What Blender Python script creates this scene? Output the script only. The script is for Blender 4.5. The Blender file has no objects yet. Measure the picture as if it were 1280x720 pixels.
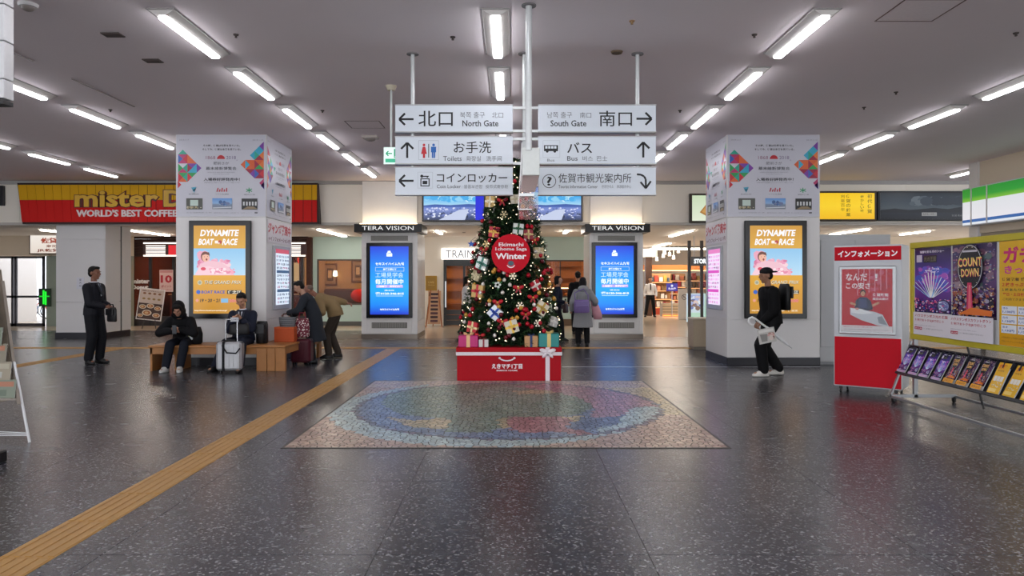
import bpy, math, random
from mathutils import Vector, Matrix, Quaternion
import mathutils
R = random.Random(7)
sc = bpy.context.scene
C = sc.collection
PI = math.pi
# ---------------------------------------------------------------- camera, world, exposure
CAMH = 1.5
cd = bpy.data.cameras.new('camera'); cam = bpy.data.objects.new('camera', cd); C.objects.link(cam)
cam.location = (0, 0, CAMH); cam.rotation_euler = (PI/2, 0, 0)
cd.sensor_width = 36; cd.lens = 924/1280*36; cd.shift_y = -8.5/1280; cd.clip_end = 200
sc.camera = cam
w = bpy.data.worlds.new('world'); sc.world = w; w.use_nodes = True
bg = w.node_tree.nodes['Background']; bg.inputs[0].default_value = (.93, .95, 1, 1); bg.inputs[1].default_value = 3.6
sc.view_settings.view_transform = 'Standard'; sc.view_settings.look = 'None'
sc.view_settings.exposure = 0.0; sc.view_settings.gamma = 1; sc.view_settings.use_curve_mapping = False
try:
    sc.cycles.use_denoising = True
    sc.cycles.max_bounces = 8; sc.cycles.sample_clamp_indirect = 4
except Exception: pass
TUBE = 18.0      # strength of the ceiling tubes

# ---------------------------------------------------------------- placement helpers (photo pixel -> world point)
def px(x, d): return (x-640)*d/924
def pz(y, d): return CAMH+(351.5-y)*d/924
def fd(y): return CAMH*924/(y-351.5)

# ---------------------------------------------------------------- materials
_m = {}
def lin(c):
    if isinstance(c, str):
        c = c.lstrip('#'); c = c if len(c) == 6 else ''.join(k*2 for k in c); c = tuple(int(c[i:i+2], 16)/255 for i in (0, 2, 4))
    return tuple((v/12.92 if v <= .04045 else ((v+.055)/1.055)**2.4) for v in c)
def M(col, rough=.5, metal=0, emit=0, var=.06, scale=25, alpha=1, trans=0, bump=0, coat=0, ior=1.45):
    """procedural principled material: base colour with a little noise in tone and gloss"""
    key = (str(col), rough, metal, emit, var, scale, alpha, trans, bump, coat)
    if key in _m: return _m[key]
    m = bpy.data.materials.new('surface'); m.use_nodes = True
    nt = m.node_tree; b = nt.nodes['Principled BSDF']
    c = lin(col)
    b.inputs['Roughness'].default_value = rough; b.inputs['Metallic'].default_value = metal
    b.inputs['IOR'].default_value = ior
    b.inputs['Base Color'].default_value = (*c, 1)
    if rough >= .55 and not emit: b.inputs['Specular IOR Level'].default_value = .22
    if coat: b.inputs['Coat Weight'].default_value = coat; b.inputs['Coat Roughness'].default_value = .08
    if trans: b.inputs['Transmission Weight'].default_value = trans
    if alpha < 1: b.inputs['Alpha'].default_value = alpha
    if emit:
        b.inputs['Emission Color'].default_value = (*c, 1); b.inputs['Emission Strength'].default_value = emit
        b.inputs['Base Color'].default_value = (*[v*.3 for v in c], 1)
    elif var:
        tc = nt.nodes.new('ShaderNodeTexCoord'); n = nt.nodes.new('ShaderNodeTexNoise')
        n.inputs['Scale'].default_value = scale; n.inputs['Detail'].default_value = 3
        nt.links.new(tc.outputs['Object'], n.inputs['Vector'])
        mx = nt.nodes.new('ShaderNodeMix'); mx.data_type = 'RGBA'
        mx.inputs[6].default_value = (*[v*(1-var) for v in c], 1); mx.inputs[7].default_value = (*[min(1, v*(1+var)) for v in c], 1)
        nt.links.new(n.outputs['Fac'], mx.inputs[0]); nt.links.new(mx.outputs[2], b.inputs['Base Color'])
        if bump:
            bp = nt.nodes.new('ShaderNodeBump'); bp.inputs['Strength'].default_value = bump; bp.inputs['Distance'].default_value = .01
            nt.links.new(n.outputs['Fac'], bp.inputs['Height']); nt.links.new(bp.outputs['Normal'], b.inputs['Normal'])
    _m[key] = m
    return m
def print_mat(emit=0, rough=.35):
    key = ('print', emit, rough)
    if key in _m: return _m[key]
    m = bpy.data.materials.new('printed_sheet'); m.use_nodes = True
    nt = m.node_tree; b = nt.nodes['Principled BSDF']; a = nt.nodes.new('ShaderNodeAttribute'); a.attribute_name = 'Col'
    b.inputs['Roughness'].default_value = rough
    if emit:
        b.inputs['Base Color'].default_value = (.02, .02, .02, 1)
        nt.links.new(a.outputs['Color'], b.inputs['Emission Color']); b.inputs['Emission Strength'].default_value = emit
    else: nt.links.new(a.outputs['Color'], b.inputs['Base Color'])
    _m[key] = m
    return m
def terrazzo():
    m = bpy.data.materials.new('dark_terrazzo'); m.use_nodes = True
    nt = m.node_tree; L = nt.links; b = nt.nodes['Principled BSDF']; g = nt.nodes.new('ShaderNodeNewGeometry')
    def vor(scale):
        v = nt.nodes.new('ShaderNodeTexVoronoi'); v.inputs['Scale'].default_value = scale; v.voronoi_dimensions = '2D'; L.new(g.outputs['Position'], v.inputs['Vector']); return v
    def ramp(src, pts):
        r = nt.nodes.new('ShaderNodeValToRGB'); L.new(src, r.inputs[0]); e = r.color_ramp.elements
        while len(e) < len(pts): e.new(.5)
        for k, (p, c) in enumerate(pts): e[k].position = p; e[k].color = (*c, 1)
        r.color_ramp.interpolation = 'LINEAR'; return r
    v1 = vor(85)
    sep = nt.nodes.new('ShaderNodeSeparateColor'); L.new(v1.outputs['Color'], sep.inputs[0])
    r1 = ramp(sep.outputs[0], [(0, (.020, .021, .026)), (.5, (.034, .035, .042)), (.78, (.060, .061, .070)), (.9, (.15, .15, .155)), (1, (.36, .36, .36))])
    n = nt.nodes.new('ShaderNodeTexNoise'); n.inputs['Scale'].default_value = 1.1; n.inputs['Detail'].default_value = 4; L.new(g.outputs['Position'], n.inputs['Vector'])
    r2 = ramp(n.outputs['Fac'], [(.3, (.72, .72, .77)), (.7, (.96, .94, .95))])
    mx = nt.nodes.new('ShaderNodeMix'); mx.data_type = 'RGBA'; mx.blend_type = 'MULTIPLY'; mx.inputs[0].default_value = 1
    L.new(r1.outputs[0], mx.inputs[6]); L.new(r2.outputs[0], mx.inputs[7]); L.new(mx.outputs[2], b.inputs['Base Color'])
    n2 = nt.nodes.new('ShaderNodeTexNoise'); n2.inputs['Scale'].default_value = 3; L.new(g.outputs['Position'], n2.inputs['Vector'])
    mr = nt.nodes.new('ShaderNodeMapRange'); mr.inputs[3].default_value = .22; mr.inputs[4].default_value = .30; L.new(n2.outputs['Fac'], mr.inputs[0])
    L.new(mr.outputs[0], b.inputs['Roughness']); b.inputs['IOR'].default_value = 1.55
    return m
# ---------------------------------------------------------------- mesh builder
class MB:
    def __init__(s): s.v = []; s.f = []; s.c = []; s.sm = []; s.T = None
    def add(s, verts, faces, col=(1, 1, 1), smooth=False):
        o = len(s.v)
        if s.T is not None: verts = [s.T @ Vector(p) for p in verts]
        s.v += [tuple(p) for p in verts]
        for f in faces: s.f.append([o+i for i in f]); s.c.append(col); s.sm.append(smooth)
        return s
    def box(s, x0, x1, y0, y1, z0, z1, b=0, col=(1, 1, 1)):
        if b <= 0:
            v = [(x, y, z) for z in (z0, z1) for y in (y0, y1) for x in (x0, x1)]
            return s.add(v, [(0, 2, 3, 1), (4, 5, 7, 6), (0, 1, 5, 4), (2, 6, 7, 3), (0, 4, 6, 2), (1, 3, 7, 5)], col)
        lo = (x0, y0, z0); hi = (x1, y1, z1); b = min(b, .49*min(hi[i]-lo[i] for i in range(3)))
        v = []; idx = {}
        for ax in range(3):
            for sx in (0, 1):
                for sy in (0, 1):
                    for sz in (0, 1):
                        sg = (sx, sy, sz); p = []
                        for i in range(3):
                            e = hi[i] if sg[i] else lo[i]
                            p.append(e if i == ax else (e-b if sg[i] else e+b))
                        idx[(ax, sg)] = len(v); v.append(p)
        f = []
        for ax in range(3):
            o = [i for i in range(3) if i != ax]
            for sd in (0, 1):
                q = []
                for a, c in ((0, 0), (1, 0), (1, 1), (0, 1)):
                    sg = [0]*3; sg[ax] = sd; sg[o[0]] = a; sg[o[1]] = c; q.append(idx[(ax, tuple(sg))])
                f.append(q)
            for a in (0, 1):
                for c in (0, 1):
                    s0 = [0]*3; s0[o[0]] = a; s0[o[1]] = c; s1 = list(s0); s1[ax] = 1
                    f.append([idx[(o[0], tuple(s0))], idx[(o[1], tuple(s0))], idx[(o[1], tuple(s1))], idx[(o[0], tuple(s1))]])
        for sx in (0, 1):
            for sy in (0, 1):
                for sz in (0, 1): f.append([idx[(k, (sx, sy, sz))] for k in range(3)])
        ctr = [(lo[i]+hi[i])/2 for i in range(3)]
        g = []
        for q in f:
            P = [Vector(v[i]) for i in q]; nn = (P[1]-P[0]).cross(P[2]-P[0]); cc = sum(P, Vector())/len(P)-Vector(ctr)
            g.append(q if nn.dot(cc) > 0 else q[::-1])
        return s.add(v, g, col)
    def bar(s, a, b, w, h=None, up=(0, 0, 1), bev=0, col=(1, 1, 1)):
        a = Vector(a); b = Vector(b); h = h or w; d = (b-a); L = d.length; d.normalize(); u = Vector(up)
        if abs(d.dot(u)) > .98: u = Vector((0, 1, 0))
        x = d.cross(u).normalized(); z = x.cross(d)
        T = Matrix(((x.x, d.x, z.x, a.x), (x.y, d.y, z.y, a.y), (x.z, d.z, z.z, a.z), (0, 0, 0, 1)))
        old = s.T; s.T = T if old is None else old @ T
        s.box(-w/2, w/2, 0, L, -h/2, h/2, bev, col); s.T = old; return s
    def cyl(s, a, b, r0, r1=None, n=12, col=(1, 1, 1), cap=True):
        a = Vector(a); b = Vector(b); r1 = r0 if r1 is None else r1; d = (b-a).normalized()
        u = d.orthogonal().normalized(); w_ = d.cross(u); v = []
        for c, r in ((a, r0), (b, r1)):
            for k in range(n): t = 2*PI*k/n; v.append(c+(u*math.cos(t)+w_*math.sin(t))*r)
        s.add(v, [(k, (k+1) % n, n+(k+1) % n, n+k) for k in range(n)], col, True)
        if cap: s.add(v, [list(range(n))[::-1], [n+k for k in range(n)]], col)
        return s
    def tube(s, pts, r, n=8, col=(1, 1, 1)):
        P = [Vector(p) for p in pts]; rs = r if isinstance(r, (list, tuple)) else [r]*len(P); v = []; u = None
        for i, p in enumerate(P):
            d = ((P[min(i+1, len(P)-1)]-P[max(i-1, 0)])).normalized()
            u = d.orthogonal().normalized() if u is None else (u-d*u.dot(d)).normalized()
            w_ = d.cross(u)
            for k in range(n): t = 2*PI*k/n; v.append(p+(u*math.cos(t)+w_*math.sin(t))*rs[i])
        f = [(i*n+k, i*n+(k+1) % n, (i+1)*n+(k+1) % n, (i+1)*n+k) for i in range(len(P)-1) for k in range(n)]
        s.add(v, f, col, True); s.add(v, [list(range(n))[::-1], [(len(P)-1)*n+k for k in range(n)]], col)
        return s
    def ell(s, c, r, nu=12, nv=8, rot=None, col=(1, 1, 1)):
        r = (r, r, r) if not isinstance(r, (tuple, list)) else r; v = [(0, 0, -1)]
        for j in range(1, nv):
            t = PI*j/nv-PI/2
            for i in range(nu): a = 2*PI*i/nu; v.append((math.cos(a)*math.cos(t), math.sin(a)*math.cos(t), math.sin(t)))
        v.append((0, 0, 1)); c = Vector(c); q = rot or Matrix.Identity(3)
        v = [c+q @ Vector((p[0]*r[0], p[1]*r[1], p[2]*r[2])) for p in v]
        f = [(0, 1+(i+1) % nu, 1+i) for i in range(nu)]
        for j in range(nv-2): f += [(1+j*nu+i, 1+j*nu+(i+1) % nu, 1+(j+1)*nu+(i+1) % nu, 1+(j+1)*nu+i) for i in range(nu)]
        e = len(v)-1; f += [(e-nu+i, e-nu+(i+1) % nu, e) for i in range(nu)]
        return s.add(v, f, col, True)
    def prism(s, poly, y0, y1, col=(1, 1, 1)):
        """poly of (x,z), counter-clockwise seen from -y"""
        n = len(poly); v = [(p[0], y0, p[1]) for p in poly]+[(p[0], y1, p[1]) for p in poly]
        return s.add(v, [list(range(n)), list(range(n, 2*n))[::-1]]+[((k+1) % n, k, n+k, n+(k+1) % n) for k in range(n)], col)
    def loft(s, secs, n=16, col=(1, 1, 1)):
        """secs: (centre, u_vec, v_vec) elliptical rings, capped"""
        v = []
        for c, u, w_ in secs:
            c = Vector(c); u = Vector(u); w_ = Vector(w_)
            for k in range(n): t = 2*PI*k/n; v.append(c+u*math.cos(t)+w_*math.sin(t))
        m = len(secs)
        s.add(v, [(i*n+k, i*n+(k+1) % n, (i+1)*n+(k+1) % n, (i+1)*n+k) for i in range(m-1) for k in range(n)]
              + [list(range(n))[::-1], [(m-1)*n+k for k in range(n)]], col, True)
        return s
    def mesh(s, name, colors=False):
        me = bpy.data.meshes.new(name); me.from_pydata(s.v, [], s.f)
        me.polygons.foreach_set('use_smooth', s.sm)
        if colors:
            a = me.color_attributes.new('Col', 'FLOAT_COLOR', 'CORNER'); buf = []
            for f, c in zip(s.f, s.c):
                if isinstance(c[0], (tuple, list)):
                    for q in c: buf += [*q, 1]
                else: buf += [c[0], c[1], c[2], 1]*len(f)
            a.data.foreach_set('color', buf)
        me.update(); return me
def obj(name, mb, mat, parent=None, loc=(0, 0, 0), rz=0, colors=False, label=None, kind=None):
    me = mb.mesh(name, colors) if isinstance(mb, MB) else mb
    if mat is not None: me.materials.clear(); me.materials.append(mat)
    o = bpy.data.objects.new(name, me); C.objects.link(o); o.parent = parent; o.location = loc; o.rotation_euler = (0, 0, rz)
    if label: o['label'] = label
    if kind: o['kind'] = kind
    return o
def tag(o, label, cat, group=None, kind=None):
    o['label'] = label; o['category'] = cat
    if group: o['group'] = group
    if kind: o['kind'] = kind
    return o
def thing(name, label, cat, loc=(0, 0, 0), rz=0, group=None, kind=None):
    o = bpy.data.objects.new(name, None); C.objects.link(o); o.location = loc; o.rotation_euler = (0, 0, rz); o.empty_display_size = .1
    return tag(o, label, cat, group, kind)
def struct(name, label, cat, mb, mat, loc=(0, 0, 0)):
    o = obj(name, mb, mat, None, loc); return tag(o, label, cat, None, 'structure')
def copy_tree(o, parent=None):
    c = o.copy(); C.objects.link(c); c.parent = parent
    for ch in [q for q in o.children]: copy_tree(ch, c)
    return c
# ---------------------------------------------------------------- printed art: flat coloured shapes and lettering, built as one sheet
_tx = {}
def text_mesh(body, off=0.0, space=1.0):
    k = (body, off, space)
    if k not in _tx:
        c = bpy.data.curves.new('t', 'FONT'); c.body = body; c.resolution_u = 2; c.offset = off; c.align_x = 'LEFT'; c.space_character = space
        o = bpy.data.objects.new('t', c); m = bpy.data.meshes.new_from_object(o)
        v = [(p.co.x, p.co.y) for p in m.vertices]; f = [list(p.vertices) for p in m.polygons]
        if not v: v = [(0, 0)]
        xs = [p[0] for p in v]
        _tx[k] = (v, f, min(xs), max(xs), min(p[1] for p in v), max(p[1] for p in v))
        bpy.data.objects.remove(o); bpy.data.curves.remove(c); bpy.data.meshes.remove(m)
    return _tx[k]
class Art:
    """dw x dh design units (x right, y down) on a sheet of W x H metres facing -y, centred on the origin"""
    def __init__(s, W, H, dw, dh, bgc=None, step=.0004):
        s.W, s.H, s.dw, s.dh = W, H, dw, dh; s.mb = MB(); s.n = 0; s.step = step
        if bgc is not None: s.rect(0, 0, dw, dh, bgc)
    def P(s, u, v): return ((u/s.dw-.5)*s.W, -s.n*s.step, (.5-v/s.dh)*s.H)
    def raw(s, pts, faces, col): s.mb.add([s.P(*p) for p in pts], faces, col)
    def poly(s, pts, col, new=True):
        if new: s.n += 1
        a = sum(pts[i][0]*pts[(i+1) % len(pts)][1]-pts[(i+1) % len(pts)][0]*pts[i][1] for i in range(len(pts)))
        if a > 0: pts = pts[::-1]
        s.raw(pts, [list(range(len(pts)))], lin(col)); return s
    def rect(s, x0, y0, x1, y1, col, new=True): return s.poly([(x0, y0), (x1, y0), (x1, y1), (x0, y1)], col, new)
    def circ(s, x, y, r, col, ry=None, n=20, a0=0, a1=2*PI, new=True):
        ry = ry or r; k = [a0+(a1-a0)*i/n for i in range(n+(1 if a1-a0 < 6.2 else 0))]
        return s.poly([(x+r*math.cos(t), y+ry*math.sin(t)) for t in k], col, new)
    def line(s, x0, y0, x1, y1, w_, col, new=True):
        dx, dy = x1-x0, y1-y0; L = math.hypot(dx, dy) or 1; nx, ny = -dy/L*w_/2, dx/L*w_/2
        return s.poly([(x0+nx, y0+ny), (x1+nx, y1+ny), (x1-nx, y1-ny), (x0-nx, y0-ny)], col, new)
    def grad(s, x0, y0, x1, y1, stops):
        s.n += 1
        for (t0, c0), (t1, c1) in zip(stops, stops[1:]):
            a = y0+(y1-y0)*t0; b = y0+(y1-y0)*t1; l0, l1 = lin(c0), lin(c1)
            s.mb.add([s.P(x0, b), s.P(x1, b), s.P(x1, a), s.P(x0, a)], [(0, 1, 2, 3)], (l1, l1, l0, l0))
        return s
    def text(s, body, x, y, h, col, width=None, bold=.0, shear=0, align='l', rot=0):
        """x,y = left (or centre/right) and bottom of the glyphs; h = glyph height; width fits the run"""
        v, f, x0, x1, y0, y1 = text_mesh(body, bold); k = h/max(y1-y0, .01); wn = (x1-x0)*k; kx = k if width is None else k*width/wn
        wn = wn if width is None else width; ox = {'l': 0, 'c': -wn/2, 'r': -wn}[align]; s.n += 1
        pts = []
        for p in v:
            a = (p[0]-x0)*kx+ox+shear*(p[1]-y0)*k; b = -(p[1]-y0)*k
            if rot: a, b = a*math.cos(rot)-b*math.sin(rot), a*math.sin(rot)+b*math.cos(rot)
            pts.append((x+a, y+b))
        s.raw(pts, f, lin(col)); return s
    def blobs(s, x0, y0, x1, y1, n, r0, r1, cols, seed=1, nn=7):
        q = random.Random(seed)
        for _ in range(n):
            r = q.uniform(r0, r1); r = min(r, (x1-x0)/2.01, (y1-y0)/2.01); x = q.uniform(x0+r, x1-r); y = q.uniform(y0+r, y1-r)
            s.n += .1; s.circ(x, y, r, q.choice(cols), r*q.uniform(.5, 1), nn, new=False)
        s.n = math.ceil(s.n); return s
    def build(s, name, parent=None, loc=(0, 0, 0), rz=0, emit=0, rough=.35, label=None, thick=True):
        if thick:   # a real sheet behind the print
            s.mb.box(-s.W/2, s.W/2, .0002, .003, -s.H/2, s.H/2, 0, (.6, .6, .6))
        return obj(name, s.mb, print_mat(emit, rough), parent, loc, rz, True, label, None if thick or parent is None else 'stuff')
def relief_text(body, h, width, depth, off=0.0):
    """raised lettering as a mesh: centred on x, bottom at z 0, front at y=-depth"""
    v, f, x0, x1, y0, y1 = text_mesh(body, off); k = h/(y1-y0); kx = k if width is None else width/(x1-x0); m = MB()
    fr = [((p[0]-(x0+x1)/2)*kx, -depth, (p[1]-y0)*k) for p in v]; m.add(fr, f)
    cnt = {}
    for q in f:
        for a, b in zip(q, q[1:]+q[:1]): cnt[(a, b)] = 1
    o = [e for e in cnt if (e[1], e[0]) not in cnt]
    V = fr+[(p[0], 0, p[2]) for p in fr]; n = len(fr)
    m.add(V, [(b, a, n+a, n+b) for a, b in o]); return m

def letters(body, h, width, depth, off, mat, parent, loc):
    """raised lettering, each letter a part of its own"""
    v, f, x0, x1, y0, y1 = text_mesh(body, off); k = h/(y1-y0); kx = k if width is None else width/(x1-x0)
    for i, ch in enumerate(body):
        if ch == ' ': continue
        V_, F_, a0, a1, b0, b1 = text_mesh(ch, off); dx = text_mesh(body[:i+1], off)[3]-a1; m = MB()
        fr = [((p[0]+dx-(x0+x1)/2)*kx, -depth, (p[1]-y0)*k) for p in V_]; m.add(fr, F_); cnt = {}
        for q in F_:
            for a, b in zip(q, q[1:]+q[:1]): cnt[(a, b)] = 1
        n = len(fr); m.add(fr+[(p[0], 0, p[2]) for p in fr], [(b, a, n+a, n+b) for a, b in cnt if (b, a) not in cnt])
        obj('letter', m, mat, parent, loc)
# ================================================================ STRUCTURE
ZC = 4.115; ZS = 3.0; YF = 19.3; YB = 25.0
W_WHITE = M('#e0dedd', .45, var=.02, scale=2)
W_CREAM = M('#f2ece0', .55, var=.02, scale=2)
W_BEIGE = M('#d8cab6', .55, var=.03, scale=2)
W_MINT = M('#b9cfc6', .5, var=.03, scale=2)
DARKBASE = M('#24242b', .35)
STEEL = M('#b9bbbd', .28, .9)
ALU = M('#b4b6b8', .4, .6)
BLACKP = M('#0c0c0e', .3)
WHITEP = M('#e8e8e8', .4)
DARKWOOD = M('#3b2620', .55, var=.25, scale=8)
GLASS = M('#303638', .04, alpha=.14, var=0)
JOINT = M('#202024', .8)

floor = thing('floor', 'dark speckled terrazzo concourse floor with pale tiled shop floor beyond', 'floor', kind='structure'); del floor['category']; floor['category'] = 'floor'
terr = terrazzo()
obj('subfloor', MB().box(-20, 20, -8, YF, -.1, -.006), M('#1c1c20', .5), floor)
sl = MB().box(.0015, 1.4985, .0015, 1.4985, -.02, 0, .002).mesh('floor_slab'); sl.materials.append(terr)
j = 0
while 1.05+1.5*j < YF-.2:
    y0 = 1.05+1.5*j; yw = min(1.5, YF-y0)
    for i in range(-12, 12):
        x0 = i*1.5+.75
        if x0+1.5 < -(.72*(y0+1.5)+2.2) or x0 > .72*(y0+1.5)+2.2: continue
        if yw < 1.49: me = MB().box(.0015, 1.4985, .0015, yw, -.02, 0, .002).mesh('floor_slab'); me.materials.append(terr)
        else: me = sl
        obj('floor_slab', me, None, floor, (x0, y0, 0))
    j += 1
SHOPFLOOR = M('#c8b8a4', .16, var=.06, scale=1.2)
obj('shop_floor', MB().box(-20, 20, YF, 42, -.1, -.0005), SHOPFLOOR, floor)
# terrazzo that curves out in front of the right-hand shops
f2 = MB(); pts = [(px(735, 19.2), YF), (px(800, 20.3), 20.0), (px(835, 19.6), 19.7), (px(900, 19.8), 20.2), (11, 21.8), (14, 23), (14, YF)]
f2.add([(p[0], p[1], .002) for p in pts], [list(range(len(pts)))[::-1]]); obj('curved_border', f2, terr, floor)
f2 = MB(); f2.box(-20, px(452, 19.3), YF, 22.4, -.0004, .002); obj('grey_border', f2, terr, floor)
PALE = M('#b5aa9a', .2)
obj('pale_border_strip', MB().box(px(395, 18.95), px(572, 18.95), 18.85, 19.0, -.01, .0015), PALE, floor)
obj('pale_border_strip', MB().box(px(726, 18.95), px(806, 18.95), 18.85, 19.0, -.01, .0015), PALE, floor)
obj('metal_joint_strip', MB().box(px(703, 12.9), px(1026, 12.9), 12.92, 12.95, -.01, .002), STEEL, floor)

# tactile guide paving: ribbed yellow tiles, one object per tile
tact = thing('tactile_paving', 'long line of ribbed ochre guide tiles crossing the dark floor', 'paving', (0, 0, 0), kind='structure')
TM = M('#b58a4c', .42, var=.14, scale=14)
def tactile_tile(L):
    m = MB().box(-.15, .15, .002, L-.002, -.01, .003, .001)
    for k in range(5): m.box(-.125+k*.0625-.017, -.125+k*.0625+.017, .012, L-.012, .002, .0075, .002)
    me = m.mesh('tactile_tile'); me.materials.append(TM); return me
t1 = tactile_tile(.6)
def tact_run(xs, y0, y1):
    y = y0
    while y < y1-.01:
        L = min(.6, y1-y); obj('tactile_tile', t1 if L > .59 else tactile_tile(L), None, tact, (xs, y, 0)); y += .6
tact_run(-2.63, 2.2, 16.42)
tact_run(-8.75, 8.6, 16.42)
x = -14.0
while x < 10.5:
    o = obj('tactile_tile', t1, None, tact, (x, 16.6, 0), -PI/2); x += .6

# ceiling, walls
cm_ = MB().box(-20, 20, -5, YF+.1, ZC, ZC+.15)
ceiling = struct('ceiling', 'flat off-white hall ceiling with long fluorescent fixtures', 'ceiling', cm_, M('#f2e9ec', .8, var=.03, scale=.6))
struct('ceiling_lower', 'low white ceiling over the shop fronts beyond the hall', 'ceiling', MB().box(-20, -12.85, YF+.1, 25.0, ZS, ZS+.12).box(-12.85, 20, YF+.1, 42, ZS, ZS+.12), M('#efe9e2', .7, var=.02))
def panelled(name, label, x0, x1, y, z0, z1, nx, mat, th=.18, zs=None, cat='wall'):
    t = thing(name, label, cat, ((x0+x1)/2, y, z0), kind='structure'); wdt = (x1-x0)/nx
    zs = zs or [z0, z1]
    obj('backing', MB().box(x0-(x0+x1)/2, x1-(x0+x1)/2, .012, th, 0, z1-z0), mat, t)
    for k in range(nx):
        for a, b in zip(zs, zs[1:]):
            obj('wall_panel', MB().box(-(x1-x0)/2+k*wdt+.003, -(x1-x0)/2+(k+1)*wdt-.003, 0, .012, a-z0+.003, b-z0-.003, .002), mat, t)
    return t
panelled('wall_back', 'cream upper wall carrying the shop signs at the far end', -18, 18, YF, ZS, ZC, 14, W_CREAM)
struct('trim_1', 'pale strip where the upper back wall meets the ceiling', 'trim', MB().box(-18, 18, YF-.05, YF, ZC-.09, ZC), M('#a9a6a3', .5))
struct('trim_2', 'lower lip of the upper back wall above the shops', 'trim', MB().box(-18, 18, YF-.03, YF+.1, ZS-.04, ZS+.03), M('#bdb8b1', .5))
struct('wall_left', 'plain left wall of the hall out to the side', 'wall', MB().box(-18.2, -18, 6, 28, 0, ZC), W_WHITE)
struct('wall_right', 'beige right wall rising behind the green and white shop fascia', 'wall', MB().box(10.25, 10.6, -5, 16.5, 2.55, ZC), W_BEIGE)
struct('trim_3', 'white end post of the right-hand wall', 'trim', MB().box(10.2, 10.65, 16.2, 16.5, 0, ZC), W_WHITE)

# ---- big square pillars
def pillar(label, cx, cy, hw, hd):
    t = thing('pillar', label, 'pillar', (cx, cy, 0), kind='structure')
    obj('core', MB().box(-hw+.02, hw-.02, -hd+.02, hd-.02, 0, ZC), W_WHITE, t)
    for a in range(4):
        q = hw if a % 2 == 0 else hd; dd = hd if a % 2 == 0 else hw
        for z0, z1 in ((.14, .82), (.82, 2.64), (2.64, ZC)):
            obj('wall_panel', MB().box(-q+.004, q-.004, -dd, -dd+.02, z0+.003, z1-.003, .002), W_WHITE, t, rz=a*PI/2)
    obj('baseboard', MB().box(-hw-.006, hw+.006, -hd-.006, hd+.006, 0, .137, .003), DARKBASE, t)
    return t
PLX, PRX = (-5.99-4.376)/2, (3.834+5.49)/2; PLh = 1.61/2; PRh = 1.656/2
PY = 13.17+.76
pillar('left square white panelled pillar with posters and bench around it', PLX, PY, PLh, .76)
pillar('right square white panelled pillar behind the man in black', PRX, PY-.03, PRh, .72)
t = thing('pillar', 'white column at the left below the red and yellow sign', 'pillar', (-11.33, 20.05, 0), kind='structure')
obj('core', MB().box(-.62, .62, -.6, .6, .15, ZS), W_WHITE, t)
for z0, z1 in ((.15, .95), (.95, 2.6), (2.6, ZS)):
    obj('wall_panel', MB().box(-.635, .635, -.65, -.6, z0+.004, z1-.004, .002), W_WHITE, t)
    obj('wall_panel', MB().box(-.65, .1, -.66, -.64, z0+.004, z1-.004, .002), W_WHITE, t, (0, 0, 0), PI/2)
    obj('wall_panel', MB().box(.18, .65, -.66, -.64, z0+.004, z1-.004, .002), W_WHITE, t, (0, 0, 0), PI/2)
obj('dark_groove', MB().box(.62, .645, .1, .18, .15, ZS), BLACKP, t)
obj('baseboard', MB().box(-.66, .67, -.67, .6, 0, .15, .003), DARKBASE, t)
a = Art(.2, .3, 20, 30, '#dcdce4'); a.text('案', 10, 9, 6, '#555566', align='c'); a.text('内', 10, 17, 6, '#555566', align='c'); a.text('所', 10, 25, 6, '#555566', align='c')
tag(a.build('notice', loc=(px(101, 19.4), 19.38, pz(354, 19.4))), 'small pale notice taped on the column behind the standing businessman', 'notice')

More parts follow.
